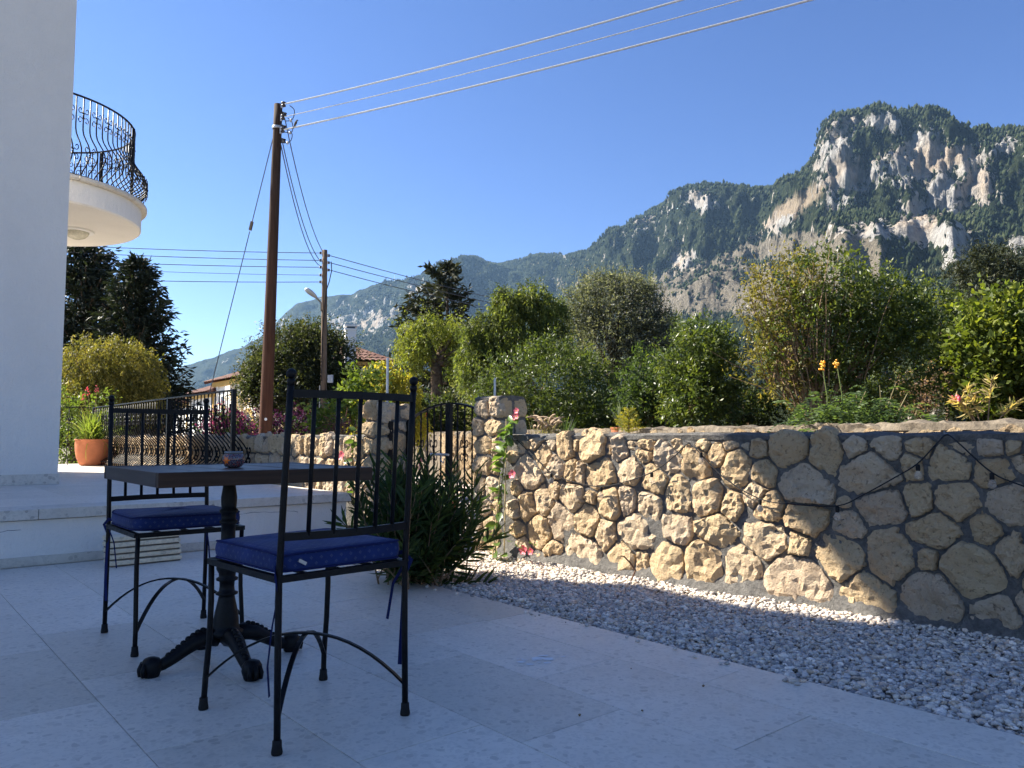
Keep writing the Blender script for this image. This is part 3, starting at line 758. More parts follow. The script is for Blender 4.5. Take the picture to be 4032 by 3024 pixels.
def add_stones(parent, O, ax, out, st, gap=0.018, bulge=0.028, wob=0.07, seed=1, m=None, rings=(1.0, 0.975, 0.90, 0.74, 0.56, 0.37, 0.18), flat=False, embed=-0.03, rough=0.016, name='stone'):
    up = Vector((0, 0, 1))
    for i in range(len(st)):
        s, z = st[i][0], st[i][1]
        ol = stone_outline(st, i, gap, wob, seed)
        n = len(ol); r_ = random.Random(seed * 77 + i)
        size = min(st[i][2], st[i][3]); bg = bulge * r_.uniform(0.75, 1.3) * min(1.0, size / 0.12 + 0.25)
        tx, tz = r_.uniform(-.16, .16), r_.uniform(-.16, .16)
        rads = [math.hypot(*q) for q in ol]; angs = [math.atan2(q[1], q[0]) % (2 * PI) for q in ol]
        order = sorted(range(n), key=lambda k: angs[k]); sa = [angs[k] for k in order]; sr = [rads[k] for k in order]
        pts2 = [(q[0] * f, q[1] * f, f) for f in (1.0, 0.97) for q in ol]
        sp_ = max(0.013, min(0.030, size / 8))
        mxr = max(rads); ng = int(mxr / sp_) + 1
        for ix in range(-ng, ng + 1):
            for iz in range(-ng, ng + 1):
                x = (ix + 0.5 * (iz % 2)) * sp_ + r_.uniform(-.33, .33) * sp_; zz = iz * sp_ * 0.88 + r_.uniform(-.33, .33) * sp_
                ro = math.hypot(x, zz) / float(np.interp(math.atan2(zz, x) % (2 * PI), sa, sr, period=2 * PI))
                if ro < 0.92: pts2.append((x, zz, ro))
        cv, ce, cf, ov, oe, of_ = delaunay_2d_cdt([Vector((q[0], q[1])) for q in pts2], [], [list(range(n))], 1, 1e-6)
        arr = np.zeros((len(cv), 3)); ros = np.zeros(len(cv))
        for q in range(len(cv)):
            arr[q, 0], arr[q, 2] = cv[q][0], cv[q][1]; ros[q] = pts2[ov[q][0]][2] if ov[q] else 1.0
        prof_h = np.interp(ros, [0, 0.74, 0.90, 0.97, 0.999, 1.0], [1.0, 1.0, 0.90, 0.55, embed / bg, embed / bg]) * bg
        wx = arr[:, 0] + s + O.x * 7 + seed * 3.1; wz = arr[:, 2] + z
        nz = (fbm(wx * 11, wz * 11, seed=seed + 5, oct=2) - 0.5) * 2 * rough * 0.8 * min(1.6, size / 0.12)
        nz2 = (1 - np.abs(2 * fbm(wx * 26, wz * 26, seed=seed + 9, oct=4, gain=0.6) - 1) - 0.75) * 2 * rough * 0.9
        mask = np.where(ros > 0.99, 0.0, np.where(ros > 0.95, 0.5, 1.0))
        arr[:, 1] = prof_h + (nz + nz2) * mask + (arr[:, 0] * tx + arr[:, 2] * tz) * mask
        vs_ = [O + ax * (s + q[0]) + up * (z + q[2]) + out * q[1] for q in arr]
        fs = [tuple(reversed(q)) if False else tuple(q) for q in cf]
        me = bpy.data.meshes.new(name); off = org(parent)
        me.from_pydata([tuple(q - off) for q in vs_], [], fs)
        if ax.cross(up).dot(out) < 0: me.flip_normals()
        me.update()
        link_mesh(name, me, m or M['stone'], parent, None, flat)
def mortar_face(mb, O, ax, out, s0, s1, z0, z1, step=0.035, amp=0.012, seed=2, skirt=0.0):
    ns = max(2, int((s1 - s0) / step)); nz = max(2, int((z1 - z0) / step))
    ss = np.linspace(s0, s1, ns + 1); zz = np.linspace(z0, z1, nz + 1)
    A, B = np.meshgrid(ss, zz)
    d = (fbm(A * 9 + O.x * 5, B * 9, seed=seed, oct=4) - 0.5) * 2 * amp
    d = d * sstep(0, 0.02, A - s0 + 1e-4) * sstep(0, 0.02, s1 - A + 1e-4)
    d = d + skirt * (1 - sstep(0.0, 0.13, B + 0.05 * (fbm(A * 4, B * 0, seed=seed + 3) - 0.5)))
    o = len(mb.v)
    for r_ in range(nz + 1):
        for c in range(ns + 1):
            mb.v.append(O + ax * float(A[r_, c]) + Vector((0, 0, float(B[r_, c]))) + out * float(d[r_, c]))
    for r_ in range(nz):
        for c in range(ns):
            a = o + r_ * (ns + 1) + c
            mb.f.append((a, a + 1, a + ns + 2, a + ns + 1))
def pack(s0, s1, z0, z1, rh, wl, seed, vary=0.35):
    r_ = random.Random(seed); rows = max(1, round((z1 - z0) / rh)); st = []
    for i in range(rows):
        za = z0 + (z1 - z0) * i / rows; zb = z0 + (z1 - z0) * (i + 1) / rows
        s = s0
        while s < s1 - 0.02:
            w = wl * r_.uniform(1 - vary, 1 + vary); 
            if s1 - (s + w) < wl * 0.5: w = s1 - s
            st.append((s + w / 2 + r_.uniform(-.01, .01), (za + zb) / 2 + r_.uniform(-.25, .25) * rh * 0.5, w * 1.05, (zb - za) * r_.uniform(0.85, 1.25), r_.uniform(-.3, .3)))
            s += w
    return st
def pxwall(x, y, off=0.02):
    """photo position -> (along, height) on the front of the garden wall"""
    d = ray(x, y); P0 = W0 + WN * off
    t_ = (P0 - Vector((0, 0, EYE))).dot(WN) / d.dot(WN)
    h = Vector((0, 0, EYE)) + d * t_
    return (h - W0).dot(WD), h.z
Z1 = [(670,410,70,45),(755,435,80,70),(850,425,60,60),(960,485,130,170),(795,530,175,170),(650,490,70,60),(1035,430,40,60),(1150,480,165,185),(1280,500,40,60),(1360,500,120,150),(1440,420,70,50),(1545,430,100,70),(1535,535,115,90),(1700,560,180,220),(1770,425,70,80),
 (695,670,145,220),(880,620,120,130),(1000,650,70,160),(1070,670,60,150),(1210,680,190,190),(1420,650,150,180),(1610,720,150,200),(575,550,70,60),(610,780,70,90),(680,910,110,200),(800,880,110,200),(885,800,60,100),(1010,850,160,190),(1145,850,70,90),(1270,890,150,210),
 (1405,870,90,180),(1575,920,130,220),(1780,830,160,280),(1990,840,190,250),(1920,590,200,260),(1960,410,100,80),(770,1085,140,230),(930,1020,150,230),(1120,1020,150,240),(1250,1120,140,210),(1500,1100,280,230),(1775,1060,200,200),(2060,1080,310,200),(880,1260,150,150),
 (1090,1240,290,260),(1360,1300,190,230),(1520,1330,80,180),(1700,1330,200,270),(1970,1350,240,300),(620,1080,90,90),(650,1190,80,90),(590,930,80,90),(760,1330,110,80)]
Z2 = [(115,290,95,55),(220,295,60,40),(295,365,120,95),(490,360,230,180),(745,405,190,250),(930,320,125,110),(1145,325,180,115),(1350,300,190,105),(1620,285,180,60),(1810,335,165,110),(1965,320,90,100),(155,480,150,280),(340,530,140,150),(610,595,320,230),(1020,520,390,240),
 (1300,475,120,180),(1565,450,285,200),(1830,510,240,190),(2010,450,90,160),(20,400,130,110),(290,660,150,130),(360,730,190,160),(610,820,260,170),(865,710,90,60),(890,860,210,140),(1100,745,320,200),(1340,690,170,190),(1610,700,270,190),(1930,720,270,240),(120,730,110,190),
 (350,960,270,180),(565,990,130,130),(820,1070,290,240),(1160,1060,250,310),(1450,900,400,180),(1780,885,170,220),(1960,1050,180,270),(200,1170,210,270),(570,1240,410,310),(1010,1320,330,220),(1430,1330,360,290),(1410,1090,110,130),(1700,1160,360,330),(1860,1440,310,200),(2040,1380,90,140)]
full = [(1700 + x * .5425, 1500 + y * .5425, w * .5425, h * .5425) for x, y, w, h in Z1] + [(2800 + x * .6027, 1550 + y * .6027, w * .6027, h * .6027) for x, y, w, h in Z2]
st = []
for (x, y, w, h) in full:
    k, z = pxwall(x, y); k0, _ = pxwall(x - w / 2, y); k1, _ = pxwall(x + w / 2, y); _, za = pxwall(x, y - h / 2); _, zb = pxwall(x, y + h / 2)
    z = max(min(z, 0.80), 0.03)
    st.append((k, z, abs(k1 - k0) * 1.16, abs(za - zb) * 1.16, 0.0))
kr = max(q[0] + q[2] / 2 for q in st)
st += [(a + kr - 0.02, b, c, d, e) for a, b, c, d, e in pack(0, 1.0, 0.0, 0.86, 0.19, 0.24, 4)]
WTOP = 0.868
wall = thing('stone_wall', 'long tan rubble stone wall with grey mortar right of the gate', 'wall', WP(0, -0.03))
kl, kend = -0.205, kr + 1.0
mb = MB(); OF = WP(0, 0, -0.001); OF.z = 0
mortar_face(mb, OF, WD, WN, kl, kend, -0.05, WTOP - 0.012, 0.018, 0.017, 2, 0.05)
mbc = MB().box(WP((kl + kend) / 2, (WTOP - 0.10) / 2 - 0.02, -0.165), (kend - kl - 0.004, 0.28, WTOP + 0.04 - 0.06), axes(WD, WN, Vector((0, 0, 1))))
obj('mortar', mb, M['mortar'], wall, smooth=True)
obj('wall_core', mbc, M['mortar'], wall)
# uneven cap of dry mortar
def cap_strip(parent, O, ax, out, s0, s1, z, depth, front=0.012, seed=3, th=0.030, m='mortar', amp=0.013):
    mb = MB(); n = int((s1 - s0) / 0.045); cols = [front, front + 0.004, front - 0.03, -depth / 2, -depth + 0.03, -depth]
    zs = [-th, -0.006, 0.004, 0.008, 0.004, -th]
    for i in range(n + 1):
        s = s0 + (s1 - s0) * i / n
        for j, (c, h) in enumerate(zip(cols, zs)):
            k = float(fbm(s * 8, j * 1.7 + seed, seed=seed, oct=3)) - 0.5
            mb.v.append(O + ax * s + out * (c + k * amp * 1.6) + Vector((0, 0, z + h + (k * amp * 2 if 0 < j < 5 else 0))))
    w = len(cols)
    for i in range(n):
        for j in range(w - 1):
            a = i * w + j; mb.f.append((a, a + w, a + w + 1, a + 1))
    mb.f.append(tuple(range(w))); mb.f.append(tuple(n * w + k for k in reversed(range(w))))
    return obj('cap', mb, M[m], parent, smooth=False)
cap_strip(wall, Vector((W0.x, W0.y, 0)), WD, WN, kl, kend, WTOP, 0.30, 0.004)
add_stones(wall, Vector((W0.x, W0.y, 0)) + WN * -0.004, WD, WN, st, 0.009, 0.026, 0.04, 1, rough=0.016)

def pillar(name, label, k0, k1, depth, top, seed, stones_front, stones_side):
    P = thing(name, label, 'pillar', WP((k0 + k1) / 2, -0.03, -depth / 2))
    O = Vector((W0.x, W0.y, 0)); ax2 = -WN          # right-hand end runs away from the camera
    mb = MB(); ins = 0.012
    mortar_face(mb, O + WN * -ins, WD, WN, k0 + ins, k1 - ins, -0.05, top - 0.02, 0.03, 0.006, seed)
    mortar_face(mb, O + WD * (k1 - ins), ax2, WD, ins, depth - ins, -0.05, top - 0.02, 0.03, 0.006, seed + 1)
    mortar_face(mb, O + WD * (k0 + ins), ax2, -WD, ins, depth - ins, -0.05, top - 0.02, 0.05, 0.006, seed + 2)
    mortar_face(mb, O + WN * -(depth - ins), WD, -WN, k0 + ins, k1 - ins, -0.05, top - 0.02, 0.05, 0.006, seed + 3)
    obj('mortar', mb, M['mortar'], P)
    cap_strip(P, O, WD, WN, k0 + 0.004, k1 - 0.004, top, depth - 0.01, -0.004, seed, 0.03, 'mortar', 0.006)
    add_stones(P, O + WN * -ins, WD, WN, [(k0 + a, b, c, d, 0) for a, b, c, d in stones_front], 0.018, 0.022, 0.06, seed)
    add_stones(P, O + WD * (k1 - ins), ax2, WD, [(a, b, c, d, 0) for a, b, c, d in stones_side], 0.022, 0.010, 0.04, seed + 5, rough=0.006)
    return P
PTOP = 1.152
fr = [(a, b, c, d) for a, b, c, d, e in pack(0.01, 0.275, 0.0, 1.13, 0.135, 0.15, 21)]
sd_ = [(.08, 1.06, .12, .15), (.215, 1.07, .11, .14), (.09, .90, .13, .17), (.22, .91, .11, .15), (.15, .74, .2, .14), (.15, .58, .22, .14), (.09, .42, .14, .14), (.22, .42, .11, .14), (.15, .25, .22, .15), (.15, .09, .22, .14)]
pR = pillar('gate_pillar', 'stone gate pillar right of the gate with a climbing pink-flowered vine', -0.485, -0.21, 0.29, PTOP, 31, fr, sd_)
fr = [(a, b, c, d) for a, b, c, d, e in pack(0.01, 0.345, 0.0, 1.13, 0.15, 0.17, 23)]
sd_ = [(.07, 1.07, .11, .13), (.21, 1.07, .1, .12), (.06, .95, .08, .08), (.20, .95, .12, .09), (.14, .79, .24, .19), (.09, .60, .14, .14), (.22, .60, .09, .14), (.14, .43, .24, .17), (.14, .25, .24, .15), (.14, .09, .24, .14)]
pL = pillar('gate_pillar', 'stone gate pillar left of the gate, half hidden by the front chair', -2.0, -1.652, 0.27, 1.125, 37, fr, sd_)
def rod(k, m, z0, z1, r_, lab):
    b = WP(k, z0, -m)
    tag(obj('steel_rod', MB().tube([b - Vector((0, 0, .05)), Vector((b.x, b.y, z1))], r_, 8), M['galv'], loc=b), lab, 'rod', 'rods on the gate pillars')
rod(-0.40, 0.13, PTOP, 1.30, 0.009, 'short galvanised rod standing on the right gate pillar')
rod(-1.83, 0.13, 1.125, 1.56, 0.012, 'long galvanised rod standing on the left gate pillar')

# left part of the garden wall, beyond the gate
LW0 = WP(-2.0); LW0.z = 0
LD = V.copy(); LN = Vector((-U.x, -U.y, 0))       # faces the terrace
lw = thing('stone_wall', 'sunlit rubble stone wall behind the table and the balustrade', 'wall', LW0 + Vector((0, 0, -0.03)))
mb = MB(); mortar_face(mb, LW0 + LN * -0.004, LD, LN, 0.0, 9.5, 0.0, 0.845, 0.05, 0.012, 12)
mb.box(LW0 + LD * 4.75 - LN * 0.17 + Vector((0, 0, 0.40)), (9.5, 0.28, 0.84), axes(LD, LN, Vector((0, 0, 1))))
obj('mortar', mb, M['mortar'], lw)
cap_strip(lw, LW0, LD, LN, 0, 9.5, 0.865, 0.3, 0.004, 8)
st2 = pack(0.02, 9.4, 0.30, 0.85, 0.185, 0.17, 14)
add_stones(lw, LW0 + LN * -0.004, LD, LN, st2, 0.02, 0.03, 0.08, 15)

# wall across the yard, retaining the raised garden
FW = [Vector((5.35, 0.75, 0)), Vector((3.42, 5.12, 0)), Vector((0.28, 12.2, 0)), Vector((-1.5, 16.6, 0)), Vector((-4.2, 22.5, 0))]
fw = thing('retaining_wall', 'low weathered stone wall across the yard holding up the shrub garden', 'wall', FW[2])
FTOP = 0.955
for i in range(len(FW) - 1):
    a, b = FW[i], FW[i + 1]; d = (b - a); L = d.length; d.normalize(); nrm = Vector((-d.y, d.x, 0))
    if nrm.x > 0: nrm = -nrm
    mb = MB(); mortar_face(mb, a, d, nrm, 0, L, -0.08, FTOP - 0.02, 0.09, 0.02, 40 + i)
    mb.box(a + d * (L / 2) - nrm * 0.20 + Vector((0, 0, FTOP / 2 - 0.05)), (L, 0.34, FTOP), axes(d, nrm, Vector((0, 0, 1))))
    obj('mortar', mb, M['mortar_dry'], fw)
    cap_strip(fw, a, d, nrm, -0.01, L + 0.01, FTOP, 0.36, 0.004, 44 + i, 0.05, 'mortar_dry', 0.040)
    if i == 2:
        add_stones(fw, a, d, nrm, pack(0.02, L, 0.0, FTOP - 0.03, 0.22, 0.50, 50), 0.03, 0.035, 0.08, 50, M['stone_far'])
    elif i in (0, 1):
        s0 = 3.4 if i == 0 else 0.02
        add_stones(fw, a, d, nrm, [q for q in pack(s0, L, 0.60, FTOP - 0.05, 0.16, 0.20, 51 + i)], 0.03, 0.016, 0.08, 51 + i, M['stone_far'])
q = [p_ + Vector((0, 0, 0.80)) + Vector((0.30, 0.10, 0)) for p_ in FW] + [Vector((10, 45, 0.8)), Vector((45, 40, .8)), Vector((45, -2, .8))]
n = len(q)
tag(obj('garden_bed', MB().add(q + [Vector((p_.x, p_.y, -0.2)) for p_ in q], [tuple(range(n))] + [(i, (i + 1) % n, n + (i + 1) % n, n + i) for i in range(n)]), M['soil']), kind='structure')
# ================================================================== ironwork helpers
def curl(sx, sz, w, h, n=15):
    """half of a C-scroll in (x, z), starting at the bar"""
    pts = [(0.0, 0.10 * h), (0.14 * w, 0.22 * h)]
    cx_, cz_ = 0.56 * w, 0.56 * h
    for i in range(n):
        a = -2.6 + i / (n - 1) * 5.6
        r_ = 0.40 * (1 - 0.62 * i / (n - 1))
        pts.append((cx_ + r_ * w * math.cos(a), cz_ + r_ * h * 0.95 * math.sin(a)))
    return [(sx * a, sz * b) for a, b in pts]
def scroll_mb(w, h, r_, place):
    """four curls about a bar; place maps (x,z) to a point"""
    mb = MB()
    for sx in (-1, 1):
        for sz in (-1, 1):
            mb.tube([place(a, b) for a, b in curl(sx, sz, w, h)], r_, 5)
    mb.ball(place(0, 0), r_ * 2.2, 8, 1.6)
    return mb
def mesh_of(name, mb, m, smooth=True):
    me = bpy.data.meshes.new(name); me.from_pydata([tuple(q) for q in mb.v], [], mb.f); me.materials.append(m)
    bm = bmesh.new(); bm.from_mesh(me); bmesh.ops.recalc_face_normals(bm, faces=bm.faces); bm.to_mesh(me); bm.free()
    if smooth: me.polygons.foreach_set('use_smooth', [True] * len(me.polygons))
    return me
def inst(name, me, parent, p, rz=0.0):
    o = bpy.data.objects.new(name, me); C.objects.link(o); o.parent = parent
    o.location = Vector(p) - org(parent); o.rotation_euler = (0, 0, rz); ORG[o.name] = Vector(p)
    return o

# ================================================================== garden gate
GO = -0.225
kc, khalf = (-1.652 - 0.485) / 2, (1.652 - 0.485) / 2
def gz(k): return 0.985 + 0.145 * (1 - ((k - kc) / khalf) ** 2)
def gate_leaf(label, k0, k1, nb, scr):
    T = thing('gate_leaf', label, 'gate', WP((k0 + k1) / 2, 0.0, GO), 0, 'leaves of the garden gate')
    MW = axes(WD, WN, Vector((0, 0, 1)))
    for k, nm in ((k0, 'stile'), (k1, 'stile')):
        h = gz(k) + 0.0
        obj(nm, MB().box(WP(k, (h + 0.05) / 2, GO), (0.030, 0.03, h - 0.05), MW), M['iron'], T)
    n = 14
    obj('arched_rail', MB().tube([WP(k0 + (k1 - k0) * i / n, gz(k0 + (k1 - k0) * i / n), GO) for i in range(n + 1)], 0, flat=(0.032, 0.014)), M['iron'], T)
    for z in (0.09, 0.43):
        obj('rail', MB().box(WP((k0 + k1) / 2, z, GO), (k1 - k0, 0.022, 0.028), MW), M['iron'], T)
    for i in range(nb):
        k = k0 + (k1 - k0) * (i + 1) / (nb + 1)
        mb = MB(); m_ = 46; o = len(mb.v); h0, h1 = 0.09, gz(k)
        for j in range(m_ + 1):          # twisted square bar
            z = h0 + (h1 - h0) * j / m_; tw = j * 0.55
            for c in range(4):
                a = tw + c * PI / 2 + PI / 4
                mb.v.append(WP(k, z, GO) + (WD * math.cos(a) + WN * math.sin(a)) * 0.0085)
        for j in range(m_):
            for c in range(4):
                mb.f.append((j * 4 + c, j * 4 + (c + 1) % 4, (j + 1) * 4 + (c + 1) % 4, (j + 1) * 4 + c))
        obj('bar', mb, M['iron'], T)
        if i in scr:
            obj('scroll', scroll_mb(0.055, 0.11, 0.0042, lambda a, b, k=k: WP(k, 0.745, GO + 0.006) + WD * a + Vector((0, 0, b))), M['iron'], T)
    return T
gl = gate_leaf('black iron gate leaf hinged on the left pillar, with scrolls and a bolt', -1.640, kc - 0.016, 5, (1, 3))
gate_leaf('black iron gate leaf hinged on the right pillar, mostly behind it', kc + 0.016, -0.497, 5, (1, 3))
obj('bolt', MB().tube([WP(kc - 0.20, 0.71, GO + 0.03), WP(kc + 0.03, 0.71, GO + 0.03)], 0.010, 8).ball(WP(kc - 0.20, 0.71, GO + 0.03), 0.013, 8).tube([WP(kc - 0.06, 0.71, GO + 0.03), WP(kc - 0.06, 0.66, GO + 0.035), WP(kc - 0.03, 0.64, GO + 0.035), WP(kc - 0.02, 0.68, GO + 0.03)], 0.005, 6), M['galv'], gl)
tag(obj('hinge_post', MB().box(WP(-1.646, 0.49, -0.04), (0.035, 0.035, 1.0), axes(WD, WN, Vector((0, 0, 1)))), M['iron'], pL))

# ================================================================== house on the left; unseen parts shaped for their shadows
HC = G(226, 1905, UP)
hu, hv = HC.dot(U), HC.dot(V)
house = thing('white_house', 'white rendered house corner on the left with a round balcony', 'house', UV(hu, hv, UP))
def ubox(u0, u1, v0, v1, z0, z1):
    return MB().box(UV((u0 + u1) / 2, (v0 + v1) / 2, (z0 + z1) / 2), (u1 - u0, v1 - v0, z1 - z0), MUV)
ROOFZ = 7.62
obj('pier', ubox(hu - 0.72, hu, hv, hv + 0.10, UP, ROOFZ), M['white'], house)
obj('wall', ubox(hu - 1.83, hu - 0.72, hv + 0.012, hv + 0.30, UP, 4.45), M['white'], house)  # unseen, height set to shade the floor and leave the garden wall sunlit
shade_outline = [(-10.0, UP), (-1.83, UP), (-1.83, 6.27), (-2.17, 6.78), (-2.42, 7.35), (-2.50, ROOFZ), (-10.0, ROOFZ)]  # unseen wall, outline shaped to cast the slanting shadow edge on the garden wall
Mg = Matrix(((U.x, 0, V.x, 0), (U.y, 0, V.y, 0), (0, 1, 0, 0), (0, 0, 0, 1)))
obj('shadow_wall', MB().prism([(hu + a_, z_) for a_, z_ in shade_outline], hv, hv + 0.30, Mg), M['white'], house)
obj('unseen_low_wing', ubox(hu - 0.73, hu - 0.012, hv + 0.10, hv + 2.10, UP, 3.10), M['white'], house)  # unseen, made low so the sun reaches the left garden wall
obj('side_wall', ubox(hu - 6.99, hu - 0.012, hv + 2.10, hv + 4.25, UP, 4.1), M['white'], house)
obj('unseen_upper_wall', ubox(hu - 6.99, hu - 2.75, hv + 0.30, hv + 5.2, 3.10, 6.2), M['white'], house)  # unseen, set back so sunlight clears it towards the left garden wall
obj('roof_eave', ubox(hu - 1.84, hu + 0.10, hv - 0.10, hv + 0.38, ROOFZ + 0.002, ROOFZ + 0.16), M['white'], house)
obj('shadow_block', ubox(hu - 10.0, hu - 1.84, hv - 0.02, hv + 0.38, ROOFZ + 0.003, 10.62), M['white'], house)  # unseen block added to keep the stone wall's upper right in shadow
obj('skirting', ubox(hu - 7, hu + 0.012, hv - 0.012, hv + 0.02, UP + 0.001, UP + 0.105), M['coping'], house)
# balcony: two-tier disc, coping, bellied iron railing, ceiling lamp
BC = UV(hu + 0.10, hv + 3.50); BR = 1.49; BZ = 3.90
bal = obj('balcony', MB().lathe([(0.02, BZ), (BR - 0.06, BZ), (BR - 0.035, BZ + 0.02), (BR - 0.035, BZ + 0.295), (0.02, BZ + 0.295)], 72, (BC.x, BC.y, 0)), M['white'], house)
for k in range(10):
    a0, a1 = 2 * PI * k / 10 + 0.004, 2 * PI * (k + 1) / 10 - 0.004
    mb = MB(); n = 10
    prof = [(BR - 0.30, BZ + 0.296), (BR + 0.025, BZ + 0.296), (BR + 0.04, BZ + 0.314), (BR + 0.04, BZ + 0.346), (BR + 0.025, BZ + 0.360), (BR - 0.30, BZ + 0.360)]
    for i in range(n + 1):
        a = a0 + (a1 - a0) * i / n
        for (r_, z) in prof: mb.v.append(Vector((BC.x + r_ * math.cos(a), BC.y + r_ * math.sin(a), z)))
    w = len(prof)
    for i in range(n):
        for j in range(w):
            mb.f.append((i * w + j, (i + 1) * w + j, (i + 1) * w + (j + 1) % w, i * w + (j + 1) % w))
    mb.f.append(tuple(range(w))); mb.f.append(tuple(n * w + j for j in reversed(range(w))))
    obj('coping_stone', mb, M['coping'], bal)
FZ = BZ + 0.362
def belly(h, d, n=22):
    """side view of a bellied bar: straight above, swelling out below; (outward, height)"""
    pts = [(0, h)]
    ctrl = [(0.66, 0.0), (0.60, 0.02), (0.54, 0.14), (0.47, 0.42), (0.40, 0.74), (0.33, 0.95), (0.265, 1.0), (0.20, 0.86), (0.15, 0.56), (0.11, 0.22), (0.08, 0.04), (0.06, 0.0), (0.0, 0.0)]
    for z, x in ctrl: pts.append((x * d, z * h))
    return pts
def baluster_mesh(h, d, r_=0.0065):
    return mesh_of('baluster', MB().tube([(x, 0, z) for x, z in belly(h, d)], r_, 6), M['iron'])
def scroll_mesh(w, h, r_=0.0048):
    return mesh_of('scroll', scroll_mb(w, h, r_, lambda a, b: Vector((0.004, a, b))), M['iron'])
bmesh_b = baluster_mesh(1.13, 0.19, 0.009); smesh_b = scroll_mesh(0.078, 0.125, 0.006)
nb = 44; u_ang = math.atan2(U.y, U.x)
for k in range(nb):
    a = u_ang - PI / 2 + PI * (k + 0.5) / nb * 1.0
    rr = BR - 0.16; p_ = Vector((BC.x + rr * math.cos(a), BC.y + rr * math.sin(a), FZ))
    inst('baluster', bmesh_b, bal, p_, a)
    if k % 2 == 0:
        for (off, z) in ((0.0, 0.88), (0.19, 0.30)):
            inst('scroll', smesh_b, bal, p_ + Vector((math.cos(a) * off, math.sin(a) * off, z)), a)
for (r_, z, rad) in ((BR - 0.16, 1.135, 0.015), (BR - 0.16, 0.06, 0.010)):
    obj('rail', MB().tube([Vector((BC.x + r_ * math.cos(a), BC.y + r_ * math.sin(a), FZ + z)) for a in [u_ang - PI / 2 + PI * i / 48 for i in range(49)]], rad, 6), M['iron'], bal)
for a in (u_ang - PI * 0.45, u_ang - PI * 0.13, u_ang + PI * 0.2, u_ang + PI * 0.48):
    obj('post', MB().box((BC.x + (BR - 0.16) * math.cos(a), BC.y + (BR - 0.16) * math.sin(a), FZ + 0.57), (0.038, 0.038, 1.14), Rz(a)), M['iron'], bal)
lp = G(303, 908, BZ)
lampo = obj('ceiling_lamp_base', MB().lathe([(0.225, BZ - 0.027), (0.23, BZ - 0.015), (0.23, BZ - 0.001)], 28, (lp.x, lp.y, 0)), M['house_white'], bal)
obj('lamp_glass', MB().lathe([(0.001, BZ - 0.13), (0.06, BZ - 0.124), (0.115, BZ - 0.10), (0.15, BZ - 0.062), (0.165, BZ - 0.028)], 24, (lp.x, lp.y, 0)), M['white_lamp'], lampo, smooth=True)

# ================================================================== balustrades of the upper terrace
v_a, v_b = G(957, 1890, UP).dot(V) - 0.10, 15.15
UB = UE - 0.10
T = thing('iron_balustrade', 'black bellied iron balustrade with scrolls along the upper terrace edge', 'balustrade', UV(UB, (v_a + v_b) / 2, UP))
bm1 = baluster_mesh(1.0, 0.20, 0.0075); sm1 = scroll_mesh(0.062, 0.115, 0.0068)
n = int((v_b - v_a) / 0.125)
for i in range(n):
    v_ = v_a + 0.07 + (v_b - v_a - 0.1) * i / (n - 1)
    inst('baluster', bm1, T, UV(UB, v_, UP), u_ang)
    if i % 2 == 0:
        inst('scroll', sm1, T, UV(UB, v_, UP + 0.76), u_ang); inst('scroll', sm1, T, UV(UB + 0.20, v_, UP + 0.275), u_ang)
obj('top_rail', MB().box(UV(UB, (v_a + v_b) / 2, UP + 1.0), (0.045, v_b - v_a, 0.016), MUV), M['iron'], T)
obj('bottom_rail', MB().box(UV(UB, (v_a + v_b) / 2, UP + 0.075), (0.022, v_b - v_a, 0.012), MUV), M['iron'], T)
for v_ in (v_a, v_a + 2.35, v_b):
    obj('post', MB().box(UV(UB, v_, UP + 0.505), (0.045, 0.045, 1.01), MUV), M['iron'], T)
T = thing('iron_balustrade', 'plain black iron railing behind the potted grass', 'balustrade', UV(UB - 2.2, v_b, UP))
bm2 = baluster_mesh(1.0, 0.12, 0.007)
for i in range(24):
    u_ = UB - 0.2 - i * 0.185
    inst('baluster', bm2, T, UV(u_, v_b, UP), math.atan2(V.y, V.x))
    if i % 2 == 1: inst('scroll', sm1, T, UV(u_, v_b, UP + 0.76), math.atan2(V.y, V.x))
obj('top_rail', MB().box(UV(UB - 2.3, v_b, UP + 1.0), (4.5, 0.04, 0.016), MUV), M['iron'], T)
obj('bottom_rail', MB().box(UV(UB - 2.3, v_b, UP + 0.075), (4.5, 0.022, 0.012), MUV), M['iron'], T)
obj('post', MB().box(UV(UB - 1.5, v_b, UP + 0.505), (0.04, 0.04, 1.01), MUV), M['iron'], T)

